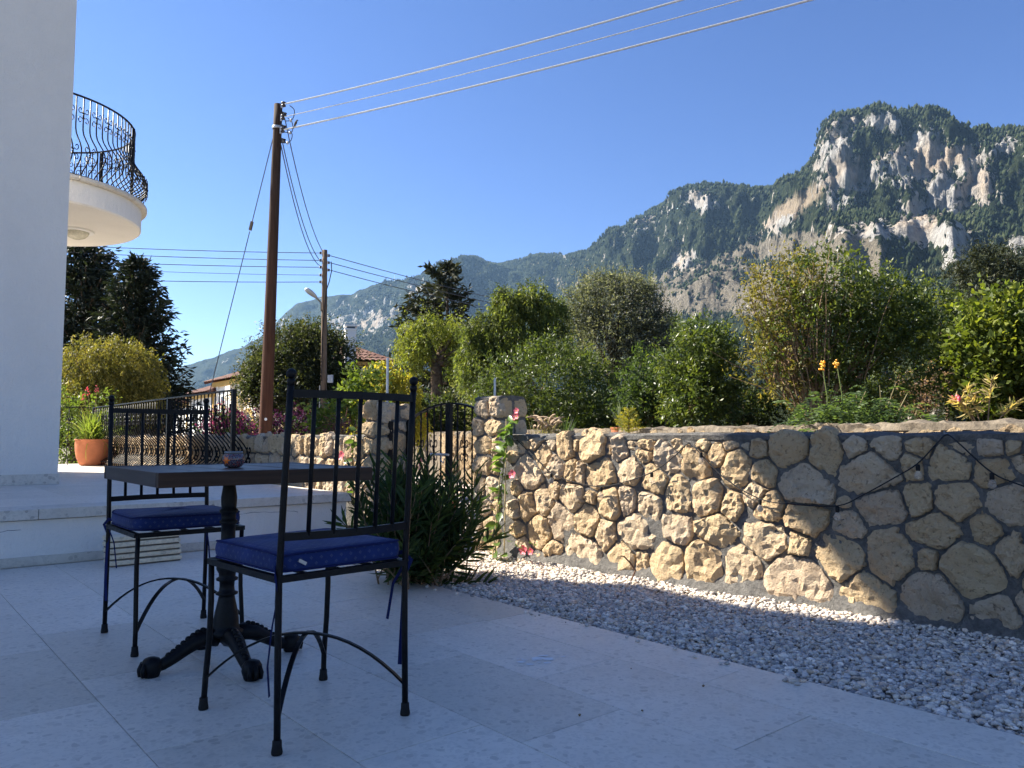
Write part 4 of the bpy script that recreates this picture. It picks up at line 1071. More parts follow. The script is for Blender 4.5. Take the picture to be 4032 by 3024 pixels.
# ================================================================== terracotta pot with strappy grass
pp = G(363, 1833, UP)
pot = thing('flower_pot', 'round terracotta pot on the upper terrace by the railing', 'pot', pp)
prof = [(0.17, 0.0), (0.205, 0.03), (0.245, 0.13), (0.268, 0.25), (0.275, 0.36), (0.272, 0.425), (0.282, 0.432), (0.282, 0.45), (0.255, 0.45), (0.25, 0.40), (0.02, 0.40)]
obj('pot_body', MB().lathe(prof, 40, pp), M['terracotta'], pot, smooth=True)
obj('soil', MB().lathe([(0.001, 0.415), (0.15, 0.41), (0.249, 0.405)], 24, pp), M['soil'], pot)
def blades(name, base, n, l0, l1, spread, w, c0, c1, parent=None, loc=None, seed=1, droop=1.0, segs=6, rad=0.05, m='leaf', lean=0.0):
    r_ = np.random.default_rng(seed)
    az = r_.uniform(0, 2 * PI, n); L = r_.uniform(l0, l1, n); tilt = np.abs(r_.normal(0, spread, n)) + 0.05
    b = np.array(base)[None] + np.stack([r_.normal(0, rad, n), r_.normal(0, rad, n), np.zeros(n)], -1)
    V_ = np.zeros((n, (segs + 1) * 2, 3)); pos = b.copy(); ang = tilt.copy(); side = np.stack([-np.sin(az), np.cos(az), np.zeros(n)], -1)
    for s in range(segs + 1):
        f = s / segs; ww = (w * (1 - f ** 2.2) + 0.0006)
        V_[:, 2 * s] = pos - side * (ww / 2); V_[:, 2 * s + 1] = pos + side * (ww / 2)
        d = np.stack([np.sin(ang) * np.cos(az), np.sin(ang) * np.sin(az), np.cos(ang)], -1)
        pos = pos + d * (L / segs)[:, None]
        ang = ang + droop * (0.10 + 0.22 * f) * (0.4 + tilt) * (L / l1)
    F = []
    st_ = (np.arange(n) * (segs + 1) * 2)
    for s in range(segs): F.append(np.stack([st_ + 2 * s, st_ + 2 * s + 1, st_ + 2 * s + 3, st_ + 2 * s + 2], -1))
    mix = r_.uniform(0, 1, (n, 1)); cc = np.array(c0) * (1 - mix) + np.array(c1) * mix
    return np_mesh(name, V_.reshape(-1, 3), np.concatenate(F), M[m], parent, loc, np.repeat(cc, (segs + 1) * 2, 0))
gp = thing('strappy_plant', 'bright green strappy plant with arching leaves in the terracotta pot', 'plant', pp + Vector((0, 0, 0.41)))
blades('leaves', pp + Vector((0, 0, 0.41)), 330, 0.30, 0.62, 0.55, 0.017, (0.10, 0.16, 0.03), (0.22, 0.28, 0.06), gp, seed=3, rad=0.07)
blades('trailing_leaves', pp + Vector((0, 0, 0.42)), 40, 0.5, 0.85, 0.95, 0.014, (0.16, 0.20, 0.04), (0.30, 0.30, 0.09), gp, seed=4, droop=2.0, rad=0.08)
for (dx, dy, h) in ((-0.10, -0.05, 0.95), (0.03, 0.0, 1.0), (-0.22, 0.05, 0.85)):
    q = [pp + Vector((dx * f, dy * f, 0.42 + (h - 0.42) * f)) + Vector((0, 0, 0.35 * f)) for f in (0, .25, .5, .75, 1.0)]
    sk = obj('flower_stalk', MB().tube(q, 0.004, 5), M['twig'], gp)
    mb = MB()
    for j in range(10): mb.ball(q[-1] + Vector((rng.gauss(0, .018), rng.gauss(0, .018), rng.uniform(-.10, .04))), 0.010, 6)
    obj('flower', mb, M['pink'], sk)

# ================================================================== chairs
t = NT('blue_cushion_cloth')
tc = t.new('ShaderNodeTexCoord'); sx = t.new('ShaderNodeSeparateXYZ'); t.l.new(tc.outputs['Object'], sx.inputs[0])
sn = t.new('ShaderNodeSeparateXYZ'); t.l.new(tc.outputs['Normal'], sn.inputs[0])
isTop = t.math('GREATER_THAN', t.math('ABSOLUTE', sn.outputs[2]), 0.6)
sxn = t.math('GREATER_THAN', t.math('ABSOLUTE', sn.outputs[0]), 0.6)
def sel(f, a, b): 
    return t.math('ADD', t.math('MULTIPLY', f, a), t.math('MULTIPLY', t.math('SUBTRACT', 1.0, f), b))
h_side = sel(sxn, sx.outputs[1], sx.outputs[0])
ca = sel(isTop, sx.outputs[0], h_side); cb = sel(isTop, sx.outputs[1], t.math('ADD', sx.outputs[2], 0.006))
pa = t.math('MULTIPLY', t.math('ADD', ca, cb), 31.0); pb = t.math('MULTIPLY', t.math('SUBTRACT', ca, cb), 31.0)
fa = t.math('ABSOLUTE', t.math('SUBTRACT', t.math('FRACT', pa), 0.5)); fb = t.math('ABSOLUTE', t.math('SUBTRACT', t.math('FRACT', pb), 0.5))
dm = t.math('MAXIMUM', fa, fb); ring = t.math('MULTIPLY', t.math('LESS_THAN', dm, 0.155), t.math('GREATER_THAN', t.math('MINIMUM', fa, fb), 0.03))
p = t.pos(obj=True); nz = t.noise(p, 9, 4); wv = t.noise(p, 400, 2)
blue = t.ramp(nz, [(0.3, (0.007, 0.018, 0.085)), (0.7, (0.012, 0.030, 0.140))])
t.col(t.mix(t.math('MULTIPLY', ring, 0.32), blue, (0.15, 0.17, 0.20))); t.rough(0.8); t.spec(0.2)
t.b.inputs['Sheen Weight'].default_value = 0.08
nb_ = t.bump(wv, 0.3, 0.001); t.bump(nz, 0.5, 0.012, nb_); M['cushion'] = t.m
M['tie'] = plain('blue_ribbon', (0.006, 0.012, 0.075), 0.8, 0.2)
def make_chair(label, front_bulge=0.0):
    T = thing('iron_chair', label, 'chair', (0, 0, 0), 0, 'blue-cushioned iron chairs')
    hw, hd, sh = 0.212, 0.2405, 0.462
    # back legs run up into the back posts, leaning slightly
    for s in (-1, 1):
        pts = [(s * hw, -hd, 0.012), (s * hw, -hd + 0.006, 0.25), (s * hw, -hd + 0.008, sh), (s * hw, -hd - 0.004, 0.62), (s * (hw - 0.002), -hd - 0.018, 0.82), (s * (hw - 0.003), -hd - 0.032, 1.01)]
        L = obj('back_post', MB().tube(pts, 0.0095, 10), M['iron'], T, smooth=True)
        obj('finial', MB().ball((s * (hw - 0.003), -hd - 0.033, 1.026), 0.0145, 14).lathe([(0.0105, 0.995), (0.012, 1.004), (0.0105, 1.012)], 10, (s * (hw - 0.003), -hd - 0.0325, 0)), M['iron'], L, smooth=True)
        obj('foot_cap', MB().lathe([(0.0145, 0.0), (0.0155, 0.006), (0.013, 0.022), (0.0125, 0.036), (0.010, 0.038)], 12, (s * hw, -hd, 0)), M['rubber'], L, smooth=True)
    for s in (-1, 1):
        pts = [(s * hw, hd, 0.012), (s * (hw - 0.002), hd - 0.006, 0.10), (s * (hw - 0.004), hd - 0.022, 0.22), (s * (hw - 0.004), hd - 0.028, 0.34), (s * (hw - 0.004), hd - 0.022, sh)]
        L = obj('front_leg', MB().tube(pts, 0.0092, 10), M['iron'], T, smooth=True)
        obj('foot_cap', MB().lathe([(0.0145, 0.0), (0.0155, 0.006), (0.013, 0.022), (0.0125, 0.036), (0.010, 0.038)], 12, (s * hw, hd, 0)), M['rubber'], L, smooth=True)
    y0, y1 = -hd + 0.008, hd - 0.022
    mb = MB()
    for (a, b) in (((-hw, y0), (hw, y0)), ((-hw, y1), (hw, y1)), ((-hw, y0), (-hw, y1)), ((hw, y0), (hw, y1))):
        mb.tube([(a[0], a[1], sh), (b[0], b[1], sh)], 0, flat=(0.020, 0.018), up=(0, 0, 1))
    for x in (-0.11, 0, 0.11): mb.tube([(x, y0, sh), (x, y1, sh)], 0, flat=(0.014, 0.006), up=(0, 0, 1))
    obj('seat_frame', mb, M['iron'], T)
    def bow(z, y, d, w_, n=14):
        return [(-hw + 2 * hw * i / n, y - d * math.sin(PI * i / n), z) for i in range(n + 1)]
    obj('top_rail', MB().tube(bow(0.972, -hd - 0.028, 0.030, hw), 0, flat=(0.022, 0.012), up=(0, 1, 0)), M['iron'], T)
    obj('lower_rail', MB().tube(bow(0.578, -hd - 0.001, 0.038, hw), 0, flat=(0.022, 0.012), up=(0, 1, 0)), M['iron'], T)
    for i in range(5):
        f = (i + 1) / 6; x = -hw + 2 * hw * f; d = math.sin(PI * f)
        obj('back_bar', MB().tube([(x, -hd - 0.001 - 0.038 * d, 0.578), (x, -hd - 0.014 - 0.036 * d, 0.78), (x, -hd - 0.028 - 0.030 * d, 0.972)], 0.0065, 8), M['iron'], T, smooth=True)
    for s in (-1, 1):
        a = Vector((s * hw, -hd + 0.004, 0)); b = Vector((-s * hw, hd - 0.004, 0)); n = 18; pts = []
        for i in range(n + 1):
            f = i / n; z = 0.085 + 0.150 * (1 - abs(2 * f - 1) ** 2.1) + (0.007 if s > 0 else 0)
            q = a.lerp(b, f); pts.append((q.x, q.y, z))
        obj('arched_stretcher', MB().tube(pts, 0, flat=(0.014, 0.0065), up=(0, 0, 1)), M['iron'], T)
    # box cushion with piping
    mb = MB(); n = 44; lay = [(0.88, 0.0), (0.965, 0.004), (0.99, 0.014), (1.0, 0.030), (0.99, 0.047), (0.965, 0.0565), (0.80, 0.062), (0.45, 0.0665), (0.0, 0.068)]
    cw, cd, z0 = 0.218, 0.222, sh + 0.011
    def outline(k, f, z):
        a = 2 * PI * k / n; c, s_ = math.cos(a), math.sin(a); e = 0.22
        wv_ = 1 + 0.012 * math.sin(5 * a + 1) * (1 if f > 0.9 else 0)
        return Vector((cw * f * wv_ * math.copysign(abs(c) ** e, c), -0.012 + cd * f * wv_ * math.copysign(abs(s_) ** e, s_), z0 + z + 0.003 * math.sin(3 * a + f * 5) * (1 if 0.02 < z else 0)))
    for (f, z) in lay: mb.v.extend([outline(k, f, z) for k in range(n)])
    for i in range(len(lay) - 1):
        for k in range(n): mb.f.append((i * n + k, i * n + (k + 1) % n, (i + 1) * n + (k + 1) % n, (i + 1) * n + k))
    mb.f.append(tuple(reversed(range(n))))
    cu = obj('cushion', mb, M['cushion'], T, smooth=True)
    pm = MB()
    for (f, z) in ((0.985, 0.0545), (0.985, 0.0065)):
        lo = [outline(k, f, z) for k in range(n)]; pm.tube(lo + [lo[0]], 0.0032, 5, caps=False)
    obj('piping', pm, M['tie'], cu, smooth=True)
    for s in (-1, 1):
        x = s * (hw + 0.004); y = -hd + 0.03
        tm = MB()
        tm.tube([(s * 0.19, -hd + 0.045, z0 + 0.012), (x, y - 0.01, z0 + 0.02), (x + s * 0.012, y - 0.032, z0 - 0.004), (x - s * 0.004, y - 0.02, z0 - 0.05), (x + s * 0.004, y - 0.004, z0 - 0.14), (x + s * 0.008, y + 0.010, z0 - 0.25), (x + s * 0.002, y + 0.008, z0 - 0.33)], 0, flat=(0.013, 0.0022), up=(s, 0, 0))
        tm.tube([(x, y - 0.02, z0 - 0.01), (x - s * 0.018, y + 0.02, z0 - 0.08), (x - s * 0.028, y + 0.035, z0 - 0.19)], 0, flat=(0.011, 0.002), up=(s, 0, 0))
        obj('tie', tm, M['tie'], cu)
    obj('zip_pull', MB().box((-0.145, -0.238, z0 + 0.030), (0.026, 0.004, 0.009), Matrix.Rotation(0.5, 3, 'Y')), M['galv'], cu)
    return T
chA = make_chair('black iron chair with blue cushion nearest the camera, its back towards us')
chB = copy_tree(chA)
chB['label'] = 'black iron chair with blue cushion on the far side of the table, facing us'
A = [G(1092, 2972), G(1595, 2815), G(799, 2793), G(1272, 2676)]; c = sum(A, Vector()) / 4; d = (A[2] + A[3] - A[0] - A[1])
chA.location = (c.x, c.y, 0); chA.rotation_euler = (0, 0, math.atan2(-d.x, d.y))
B = [G(406, 2493), G(805, 2432), G(523, 2586), G(958, 2511)]; c = sum(B, Vector()) / 4; d = (B[2] + B[3] - B[0] - B[1])
chB.location = (c.x, c.y, 0); chB.rotation_euler = (0, 0, math.atan2(-d.x, d.y))

# ================================================================== table
TC = Vector((-1.089, 3.062, 0)); TZ = 0.735; TS = 0.78; ta = R(39.3)
T = thing('bistro_table', 'square dark plank table on an ornate black cast iron pedestal', 'table', (0, 0, 0))
top = TS - 0.06; npk = 6; g_ = 0.0075; w = (top - g_ * (npk + 1)) / npk
for i in range(npk):
    x = -top / 2 + g_ + w / 2 + i * (w + g_)
    obj('plank', MB().cbox((x, 0, TZ - 0.016 + rng.uniform(-.0006, .0006)), (w, top - 0.006, 0.030), None, 0.0022), M['table_top'], T)
for s in (-1, 1):
    obj('edge_board', MB().cbox((0, s * (TS / 2 - 0.015), TZ - 0.024), (TS, 0.030, 0.050), None, 0.003), M['table_edge'], T)
    obj('edge_board', MB().cbox((s * (TS / 2 - 0.015), 0, TZ - 0.024), (0.030, TS - 0.0615, 0.0495), None, 0.003), M['table_top'], T)
px_, py_ = -1.085 - TC.x, 2.985 - TC.y
q = Rz(-ta) @ Vector((px_, py_, 0)); cx_, cy_ = q.x, q.y
mb = MB()
for a in (PI / 4, -PI / 4): mb.box((cx_, cy_, TZ - 0.046), (0.5, 0.04, 0.008), Rz(a))
obj('top_bracket', mb, M['iron'], T)
prof = [(0.045, 0.10), (0.062, 0.108), (0.064, 0.122), (0.050, 0.130), (0.0465, 0.145), (0.046, 0.165), (0.042, 0.19), (0.034, 0.225), (0.030, 0.245), (0.0285, 0.252), (0.040, 0.257), (0.041, 0.263), (0.029, 0.268), (0.027, 0.285), (0.028, 0.305), (0.039, 0.310), (0.040, 0.317), (0.030, 0.323),
        (0.031, 0.335), (0.040, 0.352), (0.040, 0.368), (0.034, 0.392), (0.027, 0.420), (0.0255, 0.428), (0.036, 0.433), (0.036, 0.440), (0.026, 0.446), (0.026, 0.52), (0.033, 0.525), (0.033, 0.533), (0.026, 0.538), (0.027, 0.56), (0.034, 0.566), (0.034, 0.574), (0.027, 0.580), (0.029, 0.605), (0.0295, 0.622), (0.024, 0.66), (0.0195, 0.69), (0.019, 0.695)]
obj('column', MB().lathe(prof, 24, (cx_, cy_, 0)), M['iron'], T, smooth=True)
for j in range(4):
    a = R(40) - ta + j * PI / 2; dx, dy = math.cos(a), math.sin(a)
    cl = [(0.03, 0.100), (0.07, 0.108), (0.11, 0.098), (0.15, 0.076), (0.19, 0.052), (0.225, 0.036), (0.25, 0.030)]
    mb = MB().tube([(cx_ + dx * r_, cy_ + dy * r_, z) for r_, z in cl], [0.034, 0.033, 0.030, 0.026, 0.023, 0.022, 0.020], 10)
    for (r_, z) in [(0.085, 0.136), (0.103, 0.131), (0.120, 0.122), (0.137, 0.112), (0.154, 0.100), (0.171, 0.088), (0.188, 0.076), (0.205, 0.066)]:
        mb.ball((cx_ + dx * r_, cy_ + dy * r_, z), 0.0125, 8, 0.8)
    lg = obj('leg', mb, M['iron'], T, smooth=True)
    ft = MB().lathe([(0.026, 0.0), (0.029, 0.006), (0.030, 0.012), (0.032, 0.016), (0.036, 0.030), (0.034, 0.050), (0.026, 0.063), (0.011, 0.069), (0.001, 0.0695)], 14, (cx_ + dx * 0.262, cy_ + dy * 0.262, 0))
    for b in (-0.55, 0, 0.55):
        ft.tube([(cx_ + dx * (0.262 + 0.030 * math.cos(b)) - dy * 0.030 * math.sin(b), cy_ + dy * (0.262 + 0.030 * math.cos(b)) + dx * 0.030 * math.sin(b), 0.050), (cx_ + dx * (0.262 + 0.040 * math.cos(b)) - dy * 0.040 * math.sin(b), cy_ + dy * (0.262 + 0.040 * math.cos(b)) + dx * 0.040 * math.sin(b), 0.028), (cx_ + dx * (0.262 + 0.036 * math.cos(b)) - dy * 0.036 * math.sin(b), cy_ + dy * (0.262 + 0.036 * math.cos(b)) + dx * 0.036 * math.sin(b), 0.008)], 0.009, 6)
    obj('claw_foot', ft, M['iron'], lg, smooth=True)
T.location = TC; T.rotation_euler = (0, 0, ta)

# mosaic candle holder
cp = G(919, 1840, TZ)
t = NT('mosaic_glass'); p = t.pos(); v_ = t.voro(p, 150, out='Color'); e = t.voro(p, 150, feature='DISTANCE_TO_EDGE'); sp = t.new('ShaderNodeSeparateColor'); t.l.new(v_, sp.inputs[0])
cc = t.ramp(sp.outputs[0], [(0.0, (0.03, 0.02, 0.04)), (0.35, (0.10, 0.02, 0.03)), (0.6, (0.05, 0.03, 0.06)), (0.85, (0.20, 0.03, 0.03)), (1.0, (0.12, 0.09, 0.12))], 'CONSTANT')
t.col(t.mix(t.math('LESS_THAN', e, 0.06), cc, (0.16, 0.15, 0.16))); t.rough(0.2); t.spec(0.6); M['mosaic'] = t.m
cup = thing('candle_holder', 'small round mosaic glass candle holder with an orange star', 'candle holder', cp)
obj('bowl', MB().lathe([(0.022, 0.0), (0.030, 0.003), (0.038, 0.014), (0.0415, 0.028), (0.0405, 0.040), (0.0365, 0.050), (0.0335, 0.0535), (0.0315, 0.0535), (0.035, 0.045), (0.036, 0.03), (0.02, 0.006), (0.001, 0.006)], 28, cp), M['mosaic'], cup, smooth=True)
obj('rim', MB().lathe([(0.0345, 0.0525), (0.0350, 0.0600), (0.0335, 0.0610), (0.0322, 0.0600), (0.0322, 0.0525)], 28, cp), plain('grey_glass_rim', (0.14, 0.15, 0.16), 0.25, 0.5), cup, smooth=True)
st_ = []
for j in range(12):
    r_ = 0.019 if j % 2 == 0 else 0.009; a = 2 * PI * j / 12
    da = (-1.95 + r_ * math.cos(a) / 0.041); zz = 0.028 + r_ * math.sin(a); rr = np.interp(zz, [0.003, 0.014, 0.028, 0.040, 0.050], [0.030, 0.038, 0.0415, 0.0405, 0.0365]) + 0.0009
    st_.append(cp + Vector((rr * math.cos(da), rr * math.sin(da), zz)))
obj('star', MB().add(st_ + [cp + Vector((0.0425 * math.cos(-1.95), 0.0425 * math.sin(-1.95), 0.028))], [(k, (k + 1) % 12, 12) for k in range(12)]), plain('orange_glass', (0.75, 0.16, 0.02), 0.25, 0.5), cup)

# ================================================================== stack of spare paving slabs by the step
a0, a1, a2 = G(434, 2239), G(720, 2209), G(383, 2206)
ux = (a1 - a0); lw_ = ux.length; ux.normalize(); uy = Vector((-ux.y, ux.x, 0)); dep = 0.16
M['slab'] = limestone('rough_cut_slab', (0.74, 0.63, 0.45), (0.50, 0.42, 0.29), True, 30.0)
names = ['bottom', 'second from the bottom', 'middle', 'second from the top', 'top']
for i in range(5):
    th = 0.0385; c = a0 + ux * (lw_ / 2) + uy * (dep / 2 + 0.035) + Vector((0, 0, 0.0005 + th / 2 + i * 0.0395))
    Mx = axes(ux, uy, Vector((0, 0, 1))) @ Rz(rng.uniform(-.012, .012))
    o_ = thing('paving_slab', names[i] + ' cream paving slab of the stack against the step', 'slab', c - Vector((0, 0, th / 2)), 0, 'stacked spare slabs')
    c = c + ux * rng.uniform(-.006, .006) + uy * rng.uniform(-.006, .006)
    obj('face_layer', MB().cbox(c + Vector((0, 0, th / 2 - 0.0145)), (lw_ - .004, dep, 0.029), Mx, 0.006), M['slab'], o_)
    mb = MB().cbox(c - Vector((0, 0, 0.0145)), (lw_ - .018, dep - 0.016, th - 0.030), Mx, 0.003)
    obj('mortar_bed', mb, M['mortar_dry'], o_)

# ================================================================== string lights on the wall
def wpt(x, y, off=0.055):
    k, z = pxwall(x, y, off); return WP(k, z, off)
path = [(2036, 1733, .02), (2100, 1795, .05), (2171, 1862, .06), (2260, 1898, .06), (2367, 1916, .06), (2470, 1895, .06), (2580, 1853, .06), (2660, 1792, .05), (2712, 1745, .02), (2745, 1772, .05), (2850, 1880, .06), (2992, 1964, .06), (3130, 1986, .06), (3297, 1992, .06), (3400, 1948, .06), (3520, 1882, .06), (3612, 1826, .06), (3690, 1745, .05), (3728, 1712, .02), (3775, 1745, .05), (3905, 1860, .06), (4032, 1915, .06), (4200, 1975, .06), (4400, 1990, .06)]
pts = [wpt(x, y, o_) for x, y, o_ in path]
fine = []
for i in range(len(pts) - 1):
    p0, p1, p2, p3 = pts[max(i - 1, 0)], pts[i], pts[i + 1], pts[min(i + 2, len(pts) - 1)]
    for s in range(5):
        t_ = s / 5; fine.append(0.5 * ((2 * p1) + (-p0 + p2) * t_ + (2 * p0 - 5 * p1 + 4 * p2 - p3) * t_ ** 2 + (-p0 + 3 * p1 - 3 * p2 + p3) * t_ ** 3))
sl = thing('string_lights', 'black cable of festoon lights looped along the stone wall', 'string lights', WP(1.0, 0.5, 0.05))
obj('cable', MB().tube(fine, 0.0032, 6), M['cable'], sl)
t = NT('clear_bulb_glass'); t.b.inputs['Transmission Weight'].default_value = 0.92; t.col((0.95, 0.95, 0.95)); t.rough(0.03); t.b.inputs['IOR'].default_value = 1.12; M['bulb'] = t.m
for (x, y) in [(2171, 1866), (2367, 1920), (2566, 1862), (2760, 1784), (2992, 1968), (3297, 1997), (3614, 1832), (3905, 1865), (4200, 1977)]:
    b = wpt(x, y, 0.06)
    so = obj('socket', MB().lathe([(0.006, 0.004), (0.0095, 0.0), (0.0095, -0.022), (0.0075, -0.025)], 10, b), M['rubber'], sl)
    obj('bulb', MB().lathe([(0.007, -0.024), (0.012, -0.032), (0.0165, -0.042), (0.0165, -0.050), (0.011, -0.060), (0.001, -0.0635)], 14, b), M['bulb'], so, smooth=True)
for (x, y) in [(2036, 1731), (2712, 1741), (3728, 1708)]:
    b = wpt(x, y, 0.0); obj('hook', MB().tube([b, b + WN * 0.03, b + WN * 0.035 + Vector((0, 0, .012))], 0.003, 5), M['galv'], sl)
# bent twig / wire sticking out of the wall foot
b = wpt(2478, 2305, 0.12); b.z = -0.01
tag(obj('bent_wire', MB().tube([b, b + Vector((0.02, -.01, .05)), b + Vector((0.035, -.01, .085)), b + Vector((0.005, 0, .13)), b + Vector((-.03, 0, .165)), b + Vector((-.05, 0, .168))], [.006, .005, .006, .005, .004, .003], 6), plain('rusty_wire', (0.10, 0.05, 0.03), 0.8), loc=b), 'short rusty bent wire sticking up at the wall foot', 'wire')

# ================================================================== utility poles and wires
P1b = D(1042, 1700, 17.0); P1b.z = -0.12; P1t = D(1096, 412, 17.15)
pole1 = thing('utility_pole', 'tall red-brown wooden utility pole behind the left wall', 'pole', P1b)
n = 14; obj('shaft', MB().tube([P1b.lerp(P1t, i / n) for i in range(n + 1)], [0.150 - 0.058 * i / n for i in range(n + 1)], 16), M['pole_new'], pole1, smooth=True)
def onpole(a, b, z): return a.lerp(b, (z - a.z) / (b.z - a.z))
rr = onpole(P1b, P1t, P1t.z - 0.55); obj('band', MB().lathe([(0.115, -0.03), (0.12, -0.02), (0.12, 0.02), (0.115, 0.03)], 16, rr), M['galv'], pole1)
b = onpole(P1b, P1t, 1.25) + Vector((0.04, -0.142, 0)); obj('number_plate', MB().lathe([(0.001, .006), (0.03, .005), (0.032, 0.0)], 12, b, Matrix.Rotation(PI / 2, 3, 'X')), M['house_white'], pole1)
def insulator(parent, p_, d, s=1.0):
    d = Vector(d).normalized(); Q = d.to_track_quat('Z', 'Y').to_matrix()
    obj('bracket', MB().box(p_ + d * 0.05 * s, (0.05 * s, 0.03 * s, 0.14 * s)), M['galv'], parent)
    obj('insulator', MB().lathe([(0.02 * s, -0.06 * s), (0.045 * s, -0.05 * s), (0.05 * s, -0.025 * s), (0.03 * s, -0.01 * s), (0.03 * s, 0.01 * s), (0.05 * s, 0.025 * s), (0.045 * s, 0.05 * s), (0.02 * s, 0.06 * s)], 12, p_ + d * 0.11 * s), M['porcelain'], parent, smooth=True)
starts = []
for (x, y) in [(1112, 415), (1109, 466), (1105, 517)]:
    z = D(x, y, 17.1).z; c = onpole(P1b, P1t, min(z, P1t.z)); dv = Vector((0.82, -0.57, 0)); insulator(pole1, c + dv * 0.08, dv); starts.append(c + dv * 0.24)
for (x, y) in [(1108, 440), (1104, 492), (1100, 545)]:
    z = D(x, y, 17.1).z; c = onpole(P1b, P1t, z); insulator(pole1, c + Vector((0.06, 0.06, 0)), Vector((0.8, 0.6, 0)), 0.8)
def wire(name, label, a, b, sag, r_, m, cat='wire', group=None, n=24):
    a, b = Vector(a), Vector(b); pts = []
    for i in range(n + 1):
        t_ = i / n; q = a.lerp(b, t_); q.z -= sag * 4 * t_ * (1 - t_); pts.append(q)
    return tag(obj(name, MB().tube(pts, r_, 5), M[m], loc=a), label, cat, group)
for i, (ex, r_, lab) in enumerate([(2680, .017, 'topmost'), (2917, .010, 'thin middle'), (3190, .018, 'lowest')]):
    e = D(ex, 0, 11.7); a = starts[i]; f = 2.3; sag = 0.35; t0 = 1 / f
    far = a + (e - a) * f; far.z += sag * 4 * t0 * (1 - t0) / t0
    wire('overhead_wire', lab + ' bright cable running from the tall pole up to the right', a, far, sag, r_, 'wire_light', group='cables from the tall pole', n=40)
# loops of connecting cable by the insulators
for (pts_, lab) in [([(1141, 416), (1158, 432), (1157, 458), (1145, 474), (1122, 477)], 'upper'), ([(1133, 464), (1150, 482), (1152, 512), (1142, 522), (1112, 519)], 'middle'), ([(1134, 511), (1150, 528), (1146, 552), (1132, 562), (1108, 562)], 'lower')]:
    q = [D(x, y, 16.9) for x, y in pts_]; fine = []
    for i in range(len(q) - 1):
        p0, p1, p2, p3 = q[max(i - 1, 0)], q[i], q[i + 1], q[min(i + 2, len(q) - 1)]
        for s in range(5):
            t_ = s / 5; fine.append(0.5 * ((2 * p1) + (-p0 + p2) * t_ + (2 * p0 - 5 * p1 + 4 * p2 - p3) * t_ ** 2 + (-p0 + 3 * p1 - 3 * p2 + p3) * t_ ** 3))
    fine.append(q[-1]); jl = obj('jumper_cable', MB().tube(fine, 0.010, 5), M['wire_dark'], pole1)
    obj('clamp', MB().ball(q[3], 0.032, 8, 1.4), M['galv'], jl)
# stay wire with its strain insulator
sa = onpole(P1b, P1t, D(1072, 540, 17.1).z) + Vector((-0.09, 0, 0)); sb = D(745, 1868, 17.0); sm = sa.lerp(sb, (sa.z - D(983, 885, 17).z) / (sa.z - sb.z))
dn = (sb - sa).normalized()
stay = thing('stay_wire', 'slanting stay wire left of the tall pole with a strain insulator', 'wire', sb)
obj('strand', MB().tube([sa, sm - dn * 0.13], 0.010, 5).tube([sm + dn * 0.13, sb], 0.010, 5), M['wire_dark'], stay)
Q = (-dn).to_track_quat('Z', 'Y').to_matrix()
mb = MB()
for s in (-1, 1): mb.box(sm + Q @ Vector((0.032 * s, 0, 0)), (0.02, 0.05, 0.19), Q)
for s in (-1, 1): mb.box(sm + Q @ Vector((0, 0, 0.085 * s)), (0.08, 0.05, 0.03), Q)
mb.tube([sm + Q @ Vector((0.03, 0, 0.09)), sm + Q @ Vector((0, 0, 0.15)), sm + Q @ Vector((-0.03, 0, 0.09))], 0.008, 5)
obj('strain_insulator', mb, M['porcelain'], stay)
# bird on the lowest cable
bp = D(1163, 497, 16.6)
bird = MB(); pr = [(-.075, .004, 0), (-.045, .014, .008), (-.015, .026, .02), (.015, .03, .038), (.035, .024, .062), (.045, .016, .078)]
bird.tube([bp + Vector((x * .55, 0, x * 1.2 + 0.06)) for x, r_, z in pr], [r_ for x, r_, z in pr], 8)
bird.ball(bp + Vector((.034, 0, .13)), 0.021, 8); bird.tube([bp + Vector((.05, 0, .132)), bp + Vector((.075, 0, .128))], [.006, .001], 5); bird.tube([bp + Vector((-.03, 0, .0)), bp + Vector((-.055, 0, -.07))], [.012, .006], 5)
for s in (-1, 1): bird.tube([bp + Vector((.005, s * .008, .03)), bp + Vector((.006, s * .008, -.012))], .003, 4)
tag(obj('bird', bird, plain('bird_feathers', (0.06, 0.05, 0.04), 0.8), loc=bp, smooth=True), 'small dark bird perched on the lowest cable by the pole', 'bird')

P2b = D(1275, 1640, 26); P2b.z = -0.12; P2t = D(1279, 985, 26)
pole2 = thing('utility_pole', 'shorter weathered utility pole with a street lamp', 'pole', P2b)
obj('shaft', MB().tube([P2b.lerp(P2t, i / 10) for i in range(11)], [0.115 - 0.028 * i / 10 for i in range(11)], 12), M['pole_old'], pole2, smooth=True)
L_end = [(250, 952), (250, 979), (250, 1012), (250, 1040), (250, 1083)]; ys = [997, 1026, 1053, 1084, 1111]
for i, (e, y) in enumerate(zip(L_end, ys)):
    c = onpole(P2b, P2t, D(1270, y, 26).z); insulator(pole2, c + Vector((-0.06, -.02, 0)), Vector((-1, -.15, 0)), 0.75)
    a = c + Vector((-0.18, -.03, 0)); b = D(e[0], e[1], 24.9); b = a + (b - a) * 1.7
    wire('overhead_wire', ['first', 'second', 'third', 'fourth, thinner', 'fifth and lowest'][i] + ' of the wires running left from the lamp pole, counted from the top', a, b, 0.12, 0.012 if i != 3 else 0.008, 'wire_dark', group='wires left of the lamp pole')
